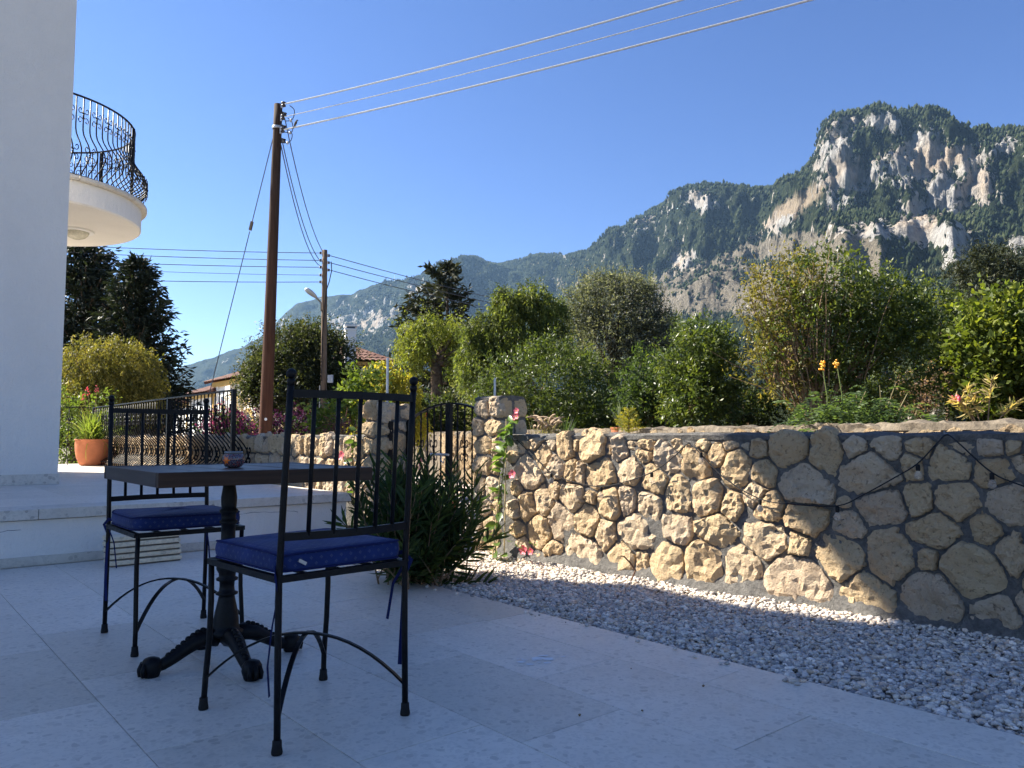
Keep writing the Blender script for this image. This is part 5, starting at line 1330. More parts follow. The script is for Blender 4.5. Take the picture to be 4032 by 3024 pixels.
for i, (y0, ex, ey) in enumerate([(1006, 1940, 1165), (1034, 2000, 1200), (1063, 1832, 1185)]):
    c = onpole(P2b, P2t, D(1300, y0, 26).z); insulator(pole2, c + Vector((0.06, 0, 0)), Vector((1, .2, 0)), 0.75)
    a = c + Vector((0.18, .03, 0)); Ye = 26 * (1723 - y0) / (1723 - ey); b = D(ex, ey, Ye); b = a + (b - a) * 1.6
    wire('overhead_wire', ['upper', 'middle', 'lower'][i] + ' wire running right from the lamp pole towards the trees', a, b, 0.10, 0.013, 'wire_dark', group='wires right of the lamp pole')
for i, (p0, p1, sg) in enumerate([((1105, 566), (1259, 1046), .55), ((1112, 560), (1262, 1028), .45), ((1122, 470), (1272, 992), .40)]):
    wire('overhead_wire', ['left', 'middle', 'right'][i] + ' of the three wires sagging between the two poles', D(*p0, 17.0), D(*p1, 25.9), sg, 0.012, 'wire_dark', group='wires between the poles')
obj('conduit', MB().tube([onpole(P2b, P2t, 0.3) + Vector((-.12, -.05, 0)), onpole(P2b, P2t, 2.6) + Vector((-.12, -.05, 0))], .022, 6), M['galv'], pole2)
obj('down_cable', MB().tube([D(1304, 1030, 25.8), D(1306, 1065, 25.8), D(1296, 1110, 25.8), D(1286, 1140, 25.85), D(1280, 1200, 25.85), D(1268, 1330, 25.85), D(1266, 1500, 25.85)], .016, 5), M['cable'], pole2)
bx = D(1301, 1492, 25.8); obj('meter_box', MB().cbox(bx, (0.17, 0.12, 0.26), None, 0.01), M['grey_plastic'], pole2)
ar = [onpole(P2b, P2t, D(1265, 1225, 26).z) + Vector((-.1, -.05, 0)), D(1265, 1192, 25.7), D(1245, 1172, 25.4)]
lm = obj('lamp_arm', MB().tube(ar, 0.028, 6), M['galv'], pole2)
h0, h1 = D(1247, 1172, 25.4), D(1203, 1136, 25.1); dn = (h1 - h0); L = dn.length; dn.normalize(); Q = axes(dn, dn.cross(Vector((0, 0, 1))).normalized(), dn.cross(Vector((0, 0, 1))).normalized().cross(dn))
mb = MB(); o = 0; pr = [(-.02, .04), (0.04, .075), (.15, .115), (L * .6, .135), (L * .9, .115), (L, .05)]
for (x, w) in pr:
    for k in range(10):
        a = 2 * PI * k / 10; mb.v.append(h0 + Q @ Vector((x, w * math.cos(a), w * 0.62 * math.sin(a))))
for i in range(len(pr) - 1):
    for k in range(10): mb.f.append((i * 10 + k, i * 10 + (k + 1) % 10, (i + 1) * 10 + (k + 1) % 10, (i + 1) * 10 + k))
mb.f.append(tuple(reversed(range(10)))); mb.f.append(tuple(50 + k for k in range(10)))
obj('lamp_head', mb, M['grey_plastic'], lm, smooth=True)
# ================================================================== houses beyond the garden
def tiled_roof(mb, quad, rows, cols, amp):
    """sloping roof face of rounded tile rows; quad = eave left, eave right, ridge right, ridge left"""
    a, b, c, d = [Vector(q) for q in quad]
    nrm = (b - a).cross(d - a).normalized()
    if nrm.z < 0: nrm = -nrm
    n = cols * 4; o = len(mb.v)
    for j in range(rows * 2 + 1):
        f = (j // 2 + (0.96 if j % 2 else 0)) / rows if j < rows * 2 else 1.0
        lift = (0.02 if j % 2 == 0 else 0.0) * 1.5
        for i in range(n + 1):
            g_ = i / n; q = a.lerp(b, g_).lerp(d.lerp(c, g_), min(f, 1.0))
            mb.v.append(q + nrm * (amp * abs(math.sin(PI * cols * g_)) + lift))
    for j in range(rows * 2):
        for i in range(n):
            k = o + j * (n + 1) + i; mb.f.append((k, k + 1, k + n + 2, k + n + 1))
P0 = D(958, 1600, 38); P0.z = 0; hd_ = Vector((-0.62, 0.785, 0)); hn = Vector((-hd_.y, hd_.x, 0)); 
if hn.y > 0: hn = -hn
def villa(label, s0, s1, zb, ze, zr, seed, porch=False):
    A = P0 + hd_ * s0; Bq = P0 + hd_ * s1; dep = 6.0; back = -hn * dep; z_ = Vector((0, 0, 1))
    H_ = thing('villa', label, 'house', A + z_ * zb)
    Mh = axes(hd_, -hn, z_); L = s1 - s0
    obj('wall', MB().box(A + hd_ * L / 2 - hn * dep / 2 + z_ * (zb + ze) / 2, (L, dep, ze - zb), Mh), M['house_white'], H_)
    obj('cornice', MB().box(A + hd_ * L / 2 - hn * dep / 2 + z_ * (ze + 0.12), (L + 0.3, dep + 0.3, 0.24), Mh), M['yellow_paint'], H_)
    ov = 0.45; rz = ze + 0.245
    c = [A - hd_ * ov + hn * ov, Bq + hd_ * ov + hn * ov, Bq + hd_ * ov + back - hn * ov, A - hd_ * ov + back - hn * ov]
    r0 = A + hd_ * 1.6 + back / 2; r1 = Bq - hd_ * 1.6 + back / 2
    c = [q + z_ * rz for q in c]; r0 = r0 + z_ * (rz + zr); r1 = r1 + z_ * (rz + zr)
    mb = MB(); tiled_roof(mb, (c[0], c[1], r1, r0), 9, 18, 0.05); tiled_roof(mb, (c[3], c[0], r0, r0 + Vector((0, 0, .001))), 9, 18, 0.05); tiled_roof(mb, (c[1], c[2], r1 + Vector((0, 0, .001)), r1), 9, 18, .05); tiled_roof(mb, (c[2], c[3], r0, r1), 9, 18, .05)
    rf = obj('roof', mb, M['roof'], H_)
    obj('ridge', MB().tube([r0, r1], 0.10, 6).tube([c[0], r0], .09, 6).tube([c[1], r1], .09, 6), M['roof'], rf)
    for (f, w, z0, z1) in ((0.30, 0.55, ze - 1.75, ze - 0.65), (0.68, 0.5, ze - 1.75, ze - 0.55), (0.5, 0.9, zb + 0.2, zb + 1.6)):
        q = A + hd_ * (L * f) + hn * 0.0
        W_ = obj('window', MB().box(q + hn * 0.02 + z_ * (z0 + z1) / 2, (w + 0.16, 0.06, z1 - z0 + 0.16), Mh), M['house_white'], H_)
        obj('pane', MB().box(q + hn * 0.055 + z_ * (z0 + z1) / 2, (w, 0.02, z1 - z0), Mh), M['dark_glass'], W_)
        obj('sill', MB().box(q + hn * 0.10 + z_ * (z0 - 0.10), (w + 0.3, 0.14, 0.06), Mh), M['house_white'], W_)
    obj('corner_quoin', MB().box(A + hd_ * 0.10 + hn * 0.012 + z_ * (zb + ze) / 2, (0.22, 0.06, ze - zb - 0.02), Mh), M['yellow_paint'], H_)
    obj('downpipe', MB().tube([A + hd_ * L * 0.86 + hn * 0.08 + z_ * zb, A + hd_ * L * 0.86 + hn * 0.08 + z_ * ze], 0.05, 6), M['house_white'], H_)
    if porch:
        ac = A + hd_ * L * 0.30 + hn * 0.22 + z_ * (ze - 0.35); obj('air_conditioner', MB().cbox(ac, (0.75, 0.3, 0.5), Mh, 0.03), M['house_white'], H_)
        # porch with a yellow arch on the end facing right
        e = A - hd_ * 1.6 + hn * 0.2
        pw = []; aw = 0.62
        mb = MB(); Mx = axes(-hn, hd_, z_)
        pf = obj('porch', MB().box(A - hd_ * 0.85 - hn * 2.0 + z_ * (zb + 1.15), (1.7, 4.0, 2.3), Mh), M['house_white'], H_)
        arch = [(-0.62, 0), (-0.62, 1.15)] + [(0.62 * math.cos(PI - PI * k / 12), 1.15 + 0.62 * math.sin(PI * k / 12)) for k in range(13)] + [(0.62, 0)]
        o_ = [(x * 1.32, z * 1.0 if z < 1.16 else 1.15 + (z - 1.15) * 1.32) for x, z in arch]
        base = A - hd_ * 0.85 + hn * 0.03 + z_ * zb
        place = lambda x, z, o2: base + hd_ * x + hn * o2 + z_ * z
        n_ = len(arch); mb = MB()
        mb.v = [place(x, z, 0.06) for x, z in o_] + [place(x, z, 0.06) for x, z in arch] + [place(x, z, 0) for x, z in o_] + [place(x, z, 0) for x, z in arch]
        for k in range(n_ - 1): mb.f += [(k, k + 1, n_ + k + 1, n_ + k), (k, 2 * n_ + k, 2 * n_ + k + 1, k + 1), (n_ + k, n_ + k + 1, 3 * n_ + k + 1, 3 * n_ + k)]
        obj('arch_surround', mb, M['yellow_paint'], pf)
        obj('arch_opening', MB().add([place(x, z, 0.012) for x, z in arch], [tuple(range(n_))]), M['dark_glass'], pf)
        rail = MB(); 
        for k in range(9): rail.tube([A - hd_ * (0.1 + k * 0.19) + hn * 0.0 + z_ * (zb + 2.3), A - hd_ * (0.1 + k * 0.19) + z_ * (zb + 3.0)], 0.018, 5)
        rail.tube([A - hd_ * 0.02 + z_ * (zb + 3.0), A - hd_ * 1.7 + z_ * (zb + 3.0)], 0.03, 5); obj('porch_railing', rail, M['iron'], pf)
    return H_
villa('nearest white villa with ochre trim and a yellow arched porch', 0, 4.4, 0.3, 3.55, 1.25, 1, True)
villa('second white villa of the row, seen above the balustrade', 4.6, 9.2, -0.2, 3.05, 1.2, 2)
villa('farthest white villa of the row with a low tiled roof', 9.4, 14.5, -0.6, 2.65, 1.2, 3)
# ochre house with a chimney
Hc = D(1455, 1700, 31.5); Hc.z = 0; z_ = Vector((0, 0, 1))
oh = thing('tiled_house', 'ochre house with red roof tiles and a white chimney behind the lamp pole', 'house', Hc)
ha = Vector((0.95, 0.31, 0)).normalized(); hb = Vector((-ha.y, ha.x, 0)); Mh = axes(ha, hb, z_)
ze = D(1450, 1412, 30).z
xl, xr = -2.6, 0.50
obj('wall', MB().box(Hc + ha * (xl + xr) / 2 + hb * 2.5 + z_ * ze / 2, (xr - xl, 5, ze), Mh), M['yellow_paint'], oh)
obj('cornice', MB().box(Hc + ha * (xl + xr) / 2 + hb * 2.5 + z_ * (ze - 0.06), (xr - xl + 0.3, 5.3, 0.12), Mh), M['yellow_paint'], oh)
c = [Hc + ha * (xl - .4) - hb * .4, Hc + ha * (xr + .4) - hb * .4, Hc + ha * (xr + .4) + hb * 5.4, Hc + ha * (xl - .4) + hb * 5.4]; c = [q + z_ * (ze + 0.02) for q in c]
apx = Hc + ha * (xl + 0.9) + hb * 2.5 + z_ * (ze + 1.25); apy = Hc + ha * (xl + 0.6) + hb * 2.5 + z_ * (ze + 1.25)
mb = MB(); tiled_roof(mb, (c[0], c[1], apx, apy), 9, 16, 0.05); tiled_roof(mb, (c[1], c[2], apx + z_ * .001, apx), 9, 16, 0.05); tiled_roof(mb, (c[3], c[0], apy, apy + z_ * .001), 9, 16, .05); tiled_roof(mb, (c[2], c[3], apy, apx), 9, 16, .05)
rf = obj('roof', mb, M['roof'], oh); obj('ridge', MB().tube([c[1], apx], .09, 6).tube([c[0], apy], .09, 6), M['roof'], rf)
ch = D(1379, 1340, 30.6); zt = D(1379, 1300, 30.6).z
ck = obj('chimney', MB().box(Vector((ch.x, ch.y, zt - 0.75)), (0.42, 0.42, 1.5), Mh), M['house_white'], rf)
obj('chimney_cap', MB().box(Vector((ch.x, ch.y, zt + 0.16)), (0.50, 0.50, 0.07), Mh).box(Vector((ch.x, ch.y, zt + 0.015)), (0.47, 0.47, 0.05), Mh), M['house_white'], ck)
obj('chimney_vent', MB().box(Vector((ch.x, ch.y, zt + 0.08)), (0.34, 0.34, 0.09), Mh), M['dark_glass'], ck)
w0 = Hc - hb * 0.02
wd_ = obj('window', MB().box(w0 + ha * -0.35 + z_ * (ze - 1.05), (1.45, 0.08, 1.0), Mh), M['brown_door'], oh)
obj('shutter_box', MB().box(w0 + ha * -0.35 - hb * 0.06 + z_ * (ze - 0.40), (1.5, 0.14, 0.32), Mh), M['house_white'], wd_)

# ================================================================== foliage
def leaves(name, P, Dn, L, W, col, parent, m='leaf', fold=0.25, seed=0, six=False):
    r_ = np.random.default_rng(seed); N = len(P); col = np.asarray(col) * [1.10, 0.95, 1.08]
    Dn = Dn / (np.linalg.norm(Dn, axis=1, keepdims=True) + 1e-9)
    ref = r_.normal(0, 1, (N, 3)); side = np.cross(Dn, ref); side /= np.linalg.norm(side, axis=1, keepdims=True) + 1e-9
    nrm = np.cross(side, Dn)
    L = np.broadcast_to(L, (N,))[:, None]; W = np.broadcast_to(W, (N,))[:, None]
    if six:
        V_ = np.stack([P, P + Dn * L * .3 + side * W * .45 + nrm * W * fold, P + Dn * L * .3 - side * W * .45 + nrm * W * fold, P + Dn * L * .68 + side * W * .38 + nrm * W * fold * .5, P + Dn * L * .68 - side * W * .38 + nrm * W * fold * .5, P + Dn * L - nrm * L * .08, P + Dn * L * .3, P + Dn * L * .68 - nrm * L * .02], 1)
        b = np.arange(N) * 8
        F = np.concatenate([np.stack([b + i for i in q], -1) for q in ((0, 1, 6), (0, 6, 2), (1, 3, 7), (1, 7, 6), (2, 6, 7), (2, 7, 4), (3, 5, 7), (4, 7, 5))])
        return np_mesh(name, V_.reshape(-1, 3), F, M[m], parent, col=np.repeat(col, 8, 0))
    V_ = np.stack([P, P + Dn * L * .45 + side * W * .5 + nrm * W * fold, P + Dn * L, P + Dn * L * .45 - side * W * .5 + nrm * W * fold], 1)
    F = np.arange(N * 4).reshape(N, 4)
    return np_mesh(name, V_.reshape(-1, 3), F, M[m], parent, col=np.repeat(col, 4, 0))
def blobs_at(bl, Y):
    out = []
    for q in bl:
        x, y, rx, ry = q[:4]; dy = q[4] if len(q) > 4 else 0
        yy = Y + dy; k = 1.8228 / FPX * yy
        c = D(x * 1.8228, y * 1.8228, yy); out.append((np.array(c), np.array([rx * k, max(rx, ry) * k * 0.85, ry * k])))
    return out
def crown_points(bl, nc, r_, lump=0.35, shell=0.75):
    w = np.array([b[1][0] * b[1][2] for b in bl]); w /= w.sum()
    which = r_.choice(len(bl), nc, p=w)
    d = r_.normal(0, 1, (nc, 3)); d /= np.linalg.norm(d, axis=1, keepdims=True)
    f = np.where(r_.uniform(0, 1, nc) < shell, 1 - np.abs(r_.normal(0, 0.10, nc)), r_.uniform(0.25, 1, nc))
    ctr = np.array([b[0] for b in bl])[which]; rad = np.array([b[1] for b in bl])[which]
    lf = 1 - lump / 2 + lump * (fbm(d[:, 0] * 2.6 + ctr[:, 0], d[:, 1] * 2.6 + which * 3.7, d[:, 2] * 2.6, oct=3, seed=3) * 2 - 0.5)
    return ctr + d * rad * (f * lf)[:, None], d, which
def crown(name, bl, n, size, asp, cols, parent, seed, m='leaf', clump=14, csig=0.10, droop=0.0, lump=0.5, shell=0.72, out=0.6, zmin=None, up=0.15, six=False):
    """leafy sprigs spread through the crown's volume"""
    r_ = np.random.default_rng(seed); nc = max(1, n // clump)
    C_, d, wh = crown_points(bl, nc, r_, lump, shell)
    tw = d * out + r_.normal(0, 0.55, (nc, 3)) + np.array([0, 0, up - droop]); tw /= np.linalg.norm(tw, axis=1, keepdims=True) + 1e-9
    tl = csig * r_.uniform(0.9, 3.2, nc)
    idx = np.repeat(np.arange(nc), clump); f = np.tile(np.linspace(-0.35, 1.0, clump), nc) + r_.uniform(-.05, .05, len(idx))
    P = C_[idx] + tw[idx] * (tl[idx] * f)[:, None] + r_.normal(0, csig * 0.22, (len(idx), 3))
    rd = r_.normal(0, 1, (len(idx), 3)); rd -= tw[idx] * (rd * tw[idx]).sum(1, keepdims=True); rd /= np.linalg.norm(rd, axis=1, keepdims=True) + 1e-9
    Dn = tw[idx] * 0.65 + rd * 0.8 + np.array([0, 0, -0.5 * droop])
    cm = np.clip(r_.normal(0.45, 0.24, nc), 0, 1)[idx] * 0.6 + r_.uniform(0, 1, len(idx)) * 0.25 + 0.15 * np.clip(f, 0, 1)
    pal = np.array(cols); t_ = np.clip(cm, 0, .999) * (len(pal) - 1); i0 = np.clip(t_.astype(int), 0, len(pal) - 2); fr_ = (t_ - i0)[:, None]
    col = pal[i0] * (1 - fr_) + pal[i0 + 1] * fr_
    L = size * r_.uniform(0.65, 1.3, len(idx)) * (1.1 - 0.35 * np.clip(f, 0, 1))
    if zmin is not None:
        k = P[:, 2] > zmin; P, Dn, L, col = P[k], Dn[k], L[k], col[k]
    return leaves(name, P, Dn, L, L * asp, col * 1.22, parent, m, seed=seed + 1)
def weeping(name, bl, ns, per, size, asp, cols, parent, seed, slen=0.6, m='leaf', lump=0.45):
    """hanging strands of narrow leaflets"""
    r_ = np.random.default_rng(seed)
    C_, d, wh = crown_points(bl, ns, r_, lump, 0.7)
    ln = slen * r_.uniform(0.4, 1.3, ns); f = np.tile(np.linspace(0, 1, per), ns); idx = np.repeat(np.arange(ns), per)
    lat = d[idx] * [1, 1, 0] * 0.35
    P = C_[idx] + lat * (ln[idx] * f * (1 - 0.5 * f))[:, None] + np.stack([np.zeros(len(f)), np.zeros(len(f)), -ln[idx] * f * (0.3 + 0.7 * f)], -1) + r_.normal(0, 0.012, (len(f), 3))
    Dn = np.stack([r_.normal(0, .55, len(f)), r_.normal(0, .55, len(f)), -np.abs(r_.normal(0.8, .35, len(f)))], -1)
    cm = np.clip(r_.normal(0.5, .3, ns), 0, 1)[idx] * .65 + r_.uniform(0, 1, len(f)) * .35
    pal = np.array(cols); t_ = cm * (len(pal) - 1); i0 = np.clip(t_.astype(int), 0, len(pal) - 2); fr_ = (t_ - i0)[:, None]
    return leaves(name, P, Dn, size * r_.uniform(.6, 1.3, len(f)), size * asp, 1.25 * (pal[i0] * (1 - fr_) + pal[i0 + 1] * fr_), parent, m, seed=seed + 1)
def limbs(name, base, tips, r0, parent, seed, m='bark', n=7, wig=0.08, split=0.35):
    """trunk with limbs reaching for the tips"""
    r_ = random.Random(seed); mb = MB(); base = Vector(base)
    mean = sum([Vector(t_) for t_ in tips], Vector()) / len(tips)
    fork = base.lerp(Vector((mean.x, mean.y, max(mean.z, base.z + .2))), split) + Vector((r_.uniform(-wig, wig), r_.uniform(-wig, wig), 0))
    tr = [base.lerp(fork, i / 5) + Vector((r_.uniform(-wig, wig), r_.uniform(-wig, wig), 0)) * (0.5 if 0 < i < 5 else 0) for i in range(6)]
    mb.tube(tr, [r0 * (1.25 - 0.45 * i / 5) for i in range(6)], 9)
    for t_ in tips:
        t_ = Vector(t_); pts = []
        for i in range(n + 1):
            f = i / n; q = fork.lerp(t_, f); q.z += 0.25 * (t_ - fork).length * f * (1 - f) * 0.8
            pts.append(q + Vector((r_.uniform(-wig, wig), r_.uniform(-wig, wig), r_.uniform(-wig, wig))) * (1 if 0 < i else 0) * 0.6)
        mb.tube(pts, [max(r0 * 0.55 * (1 - f / n) ** 0.9, 0.004) for f in range(n + 1)], 6)
    return obj(name, mb, M[m], parent, smooth=True)
def tree(name, label, cat, bl, Y, zb, seed, trunk_r=0.12, base_x=None, ntips=7, tm='bark', group=None, wig=0.08, split=0.35):
    B_ = blobs_at(bl, Y); big = max(B_, key=lambda b: b[1][0] * b[1][2])[0]
    bx = big[0] if base_x is None else D(base_x * 1.8228, 1700, Y).x
    T = thing(name, label, cat, (bx, Y, zb), 0, group)
    r_ = random.Random(seed); tips = []
    for k in range(ntips):
        c, rad = B_[k % len(B_)]; tips.append(Vector(c) + Vector((r_.uniform(-.6, .6) * rad[0], r_.uniform(-.6, .6) * rad[1], r_.uniform(-.1, .7) * rad[2])))
    limbs('trunk', (bx, Y, zb - 0.1), tips, trunk_r, T, seed, tm, wig=wig, split=split)
    return T, B_
def conifer(name, label, base, apex_z, rad, seed, cols, levels=26, per=9, spray=11, droop=0.15, leaf=0.28, asp=0.30, z0=0.12, pw=0.8, group=None, cat='tree', lop=0.0, tipup=0.25):
    base = Vector(base); T = thing(name, label, cat, base, 0, group); r_ = np.random.default_rng(seed); H_ = apex_z - base.z
    obj('trunk', MB().tube([base + Vector((0, 0, H_ * f)) for f in (0, .3, .6, .9)], [0.05 * H_ / 2 * k for k in (1.1, .8, .5, .15)], 8), M['bark'], T)
    P = []; Dn = []; c = []; tw = MB(); 
    for i in range(levels):
        f = z0 + (1 - z0) * i / (levels - 1); z = base.z + H_ * f
        for k in range(per):
            a = r_.uniform(0, 2 * PI); ln = rad * ((1 - f) ** pw) * r_.uniform(0.65, 1.2) + 0.06 * rad
            ln *= 1 + lop * math.cos(a)
            m_ = max(3, int(spray * ln / rad) + 2); shade = r_.uniform(0, 1)
            pts = []
            for s in range(m_ + 1):
                g_ = s / m_; zz = z - droop * ln * g_ + tipup * ln * g_ ** 2.5
                q = np.array([base.x + math.cos(a) * ln * g_, base.y + math.sin(a) * ln * g_, zz]); pts.append(q)
                if g_ > 0.12:
                    nn_ = 5
                    for e in range(nn_):
                        P.append(q + r_.normal(0, leaf * 0.22, 3)); Dn.append(np.array([math.cos(a), math.sin(a), 0.25]) * 0.8 + r_.normal(0, 0.55, 3) - [0, 0, 0.25]); c.append(shade)
            if k % 2 == 0: tw.tube([Vector(q) for q in pts[::max(1, m_ // 3)]], 0.012 * max(1, ln), 4, caps=False)
    obj('branches', tw, M['bark'], T)
    c = np.array(c)[:, None]; c = np.clip(c * .7 + r_.uniform(0, .3, c.shape), 0, 1); L = leaf * r_.uniform(.6, 1.2, len(P))
    leaves('crown', np.array(P), np.array(Dn), L, L * asp, np.array(cols[0]) * (1 - c) + np.array(cols[1]) * c, T, 'needle', seed=seed)
    return T
GB = 0.80   # raised garden bed
# --- left: dark conifers, pepper tree, hedge
x = D(285 * 1.8228, 1700, 24); conifer('conifer', 'dark drooping conifer with ragged right side above the pepper tree on the left', (x.x, 24, -0.1), D(520, 1030, 24).z, 1.75, 3, [(0.008, 0.016, 0.010), (0.026, 0.040, 0.018)], 34, 13, 12, 0.05, 0.25, 0.30, 0.10, 0.62, 'dark conifers on the left', tipup=0.45)
x = D(170 * 1.8228, 1700, 25.5); conifer('conifer', 'dark conifer partly behind the white house corner', (x.x, 25.5, -0.1), D(300, 970, 25.5).z, 2.3, 5, [(0.008, 0.016, 0.010), (0.024, 0.038, 0.018)], 34, 14, 12, 0.05, 0.27, 0.30, 0.10, 0.5, 'dark conifers on the left', tipup=0.4)
T, B_ = tree('pepper_tree', 'yellow-green weeping tree in front of the dark conifers', 'tree', [(185, 790, 55, 62), (250, 785, 75, 62), (310, 815, 42, 52), (165, 845, 42, 45), (240, 850, 95, 50), (320, 860, 30, 40)], 17.5, -0.1, 7, 0.13)
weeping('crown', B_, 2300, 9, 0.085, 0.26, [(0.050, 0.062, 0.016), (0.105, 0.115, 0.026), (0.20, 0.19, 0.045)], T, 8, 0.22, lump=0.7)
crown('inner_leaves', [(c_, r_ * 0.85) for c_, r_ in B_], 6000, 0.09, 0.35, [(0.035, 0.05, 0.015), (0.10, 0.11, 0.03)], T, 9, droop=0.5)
T, B_ = tree('hedge_shrub', 'leafy green shrub behind the railing left of the potted grass', 'shrub', [(140, 930, 45, 70), (190, 900, 45, 60), (220, 950, 50, 60)], 16.2, -0.1, 17, 0.04)
crown('foliage', B_, 5200, 0.075, 0.5, [(0.03, 0.055, 0.012), (0.07, 0.12, 0.022), (0.14, 0.19, 0.035)], T, 18)
# --- centre left
T, B_ = tree('evergreen_tree', 'dark rounded evergreen behind the utility poles', 'tree', [(640, 775, 80, 68), (592, 815, 60, 62), (705, 790, 68, 66), (565, 800, 36, 44), (552, 855, 34, 36), (650, 850, 115, 60), (738, 850, 46, 50), (685, 738, 50, 34), (640, 735, 40, 26)], 27.5, -0.5, 27, 0.25)
crown('crown', B_, 40000, 0.12, 0.5, [(0.012, 0.020, 0.010), (0.030, 0.045, 0.018), (0.075, 0.085, 0.035)], T, 28, csig=0.22, lump=0.5)
T, B_ = tree('bougainvillea', 'pink and purple bougainvillea just right of the balustrade', 'shrub', [(462, 925, 26, 28), (490, 900, 30, 20), (510, 930, 30, 25)], 15.5, -0.1, 33, 0.03)
crown('bracts', B_, 1800, 0.055, 0.7, [(0.04, 0.007, 0.045), (0.09, 0.018, 0.08), (0.20, 0.045, 0.15)], T, 34); crown('foliage', [(c_ - np.array([0, 0, .1]), r_ * .9) for c_, r_ in B_], 1800, 0.07, 0.5, [(0.02, 0.04, 0.012), (0.05, 0.09, 0.02)], T, 35)
T, B_ = tree('bougainvillea', 'dark purple bougainvillea hedge at the foot of the tall pole', 'shrub', [(570, 925, 60, 32), (640, 920, 60, 34), (690, 928, 40, 28), (530, 935, 40, 25)], 18.5, -0.1, 36, 0.04)
crown('bracts', B_, 4200, 0.06, 0.7, [(0.010, 0.003, 0.018), (0.024, 0.006, 0.036), (0.05, 0.012, 0.062)], T, 37); crown('foliage', [(c_ - np.array([0, 0, .15]), r_ * .95) for c_, r_ in B_], 2600, 0.08, 0.5, [(0.012, 0.022, 0.01), (0.03, 0.05, 0.014)], T, 38)
T, B_ = tree('dry_shrub', 'feathery pale shrub against the white villa wall', 'shrub', [(500, 880, 26, 22), (520, 895, 22, 20)], 20, -0.1, 39, 0.03)
crown('foliage', B_, 900, 0.05, 0.5, [(0.20, 0.18, 0.14), (0.42, 0.38, 0.32)], T, 40, csig=0.12)
T, B_ = tree('yellow_shrub', 'sunlit yellow-green shrub behind the left gate pillar', 'shrub', [(815, 850, 45, 70), (855, 865, 50, 65), (790, 890, 45, 50), (880, 900, 40, 45), (835, 800, 25, 25)], 11.5, -0.1, 42, 0.04)
weeping('foliage', B_, 1900, 9, 0.075, 0.30, [(0.11, 0.135, 0.018), (0.22, 0.235, 0.028), (0.36, 0.34, 0.045)], T, 43, 0.22)
T, B_ = tree('leafy_shrub', 'broad-leaved shrub with bright leaf edges over the left wall', 'shrub', [(705, 915, 26, 32), (770, 860, 30, 35), (790, 830, 25, 30), (745, 895, 35, 30), (685, 930, 22, 18)], 9.6, -0.1, 45, 0.02, wig=0.05)
crown('foliage', B_, 1500, 0.085, 0.5, [(0.03, 0.06, 0.012), (0.09, 0.15, 0.025), (0.18, 0.25, 0.04)], T, 46, 'leaf_glossy', csig=0.12)
T, B_ = tree('dried_bush', 'tangle of dry reddish-brown stems beside the left pillar', 'shrub', [(742, 922, 30, 24), (720, 935, 28, 14)], 8.9, -0.1, 48, 0.015, tm='twig', ntips=10)
mb = MB()
for k in range(90):
    c_, r_ = B_[k % 2]; a = Vector(c_) + Vector((rng.gauss(0, .5) * r_[0], rng.gauss(0, .5) * r_[1], rng.gauss(0, .45) * r_[2])); b = a + Vector((rng.gauss(0, .10), rng.gauss(0, .08), rng.gauss(0, .08)))
    mb.tube([a, a.lerp(b, .5) + Vector((0, 0, rng.uniform(0, .05))), b], [.005, .004, .002], 4)
obj('dry_stems', mb, plain('dry_stem', (0.13, 0.055, 0.04), 0.9), T)
# --- centre
x = D(965 * 1.8228, 1700, 40); conifer('conifer', 'dark flat-branched conifer rising behind the weeping tree', (x.x, 40, -0.5), D(1795, 1052, 40).z, 2.7, 55, [(0.012, 0.020, 0.010), (0.040, 0.050, 0.020)], 14, 9, 14, -0.05, 0.42, 0.32, 0.35, 0.42, lop=-0.35, tipup=0.15)
T, B_ = tree('pepper_tree', 'weeping pepper tree with a thick bare trunk behind the gate', 'tree', [(930, 700, 30, 22), (885, 718, 24, 30), (980, 718, 34, 34, .4), (1008, 765, 28, 44), (905, 745, 30, 30, -.3), (955, 735, 30, 26, .5), (1022, 800, 18, 36), (866, 755, 14, 28), (985, 790, 18, 30), (900, 780, 14, 22)], 19.0, 0.5, 57, 0.17, 948, 8, wig=0.05, split=0.78)
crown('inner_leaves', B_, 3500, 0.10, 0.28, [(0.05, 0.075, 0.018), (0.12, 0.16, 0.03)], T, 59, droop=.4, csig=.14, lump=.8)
weeping('crown', B_, 1100, 8, 0.105, 0.24, [(0.05, 0.085, 0.018), (0.12, 0.17, 0.03), (0.25, 0.29, 0.05)], T, 58, 0.30, lump=0.8)
T, B_ = tree('pepper_tree', 'tall weeping pepper tree left of the olive tree', 'tree', [(1100, 665, 42, 40), (1150, 645, 38, 32), (1060, 715, 36, 44), (1185, 710, 38, 60), (1022, 715, 24, 34), (1120, 735, 60, 60), (1012, 790, 26, 60), (1085, 640, 18, 22), (1200, 660, 22, 26), (1050, 770, 36, 50)], 17, -0.1, 60, 0.15)
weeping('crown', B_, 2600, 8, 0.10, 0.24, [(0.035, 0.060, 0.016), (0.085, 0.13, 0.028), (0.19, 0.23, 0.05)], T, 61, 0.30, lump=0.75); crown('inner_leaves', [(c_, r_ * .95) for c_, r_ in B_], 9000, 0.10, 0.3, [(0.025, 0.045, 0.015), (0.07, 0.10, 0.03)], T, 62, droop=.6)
T, B_ = tree('olive_tree', 'grey-green olive tree in the middle of the garden', 'tree', [(1330, 675, 92, 80), (1262, 680, 52, 55), (1395, 690, 52, 65), (1330, 745, 115, 75), (1420, 755, 42, 60), (1300, 620, 45, 28), (1365, 625, 45, 30)], 18.5, 0.3, 64, 0.18)
crown('crown', B_, 36000, 0.085, 0.30, [(0.020, 0.030, 0.020), (0.075, 0.098, 0.068), (0.26, 0.30, 0.23)], T, 65, csig=0.13, lump=0.55, up=0.3)
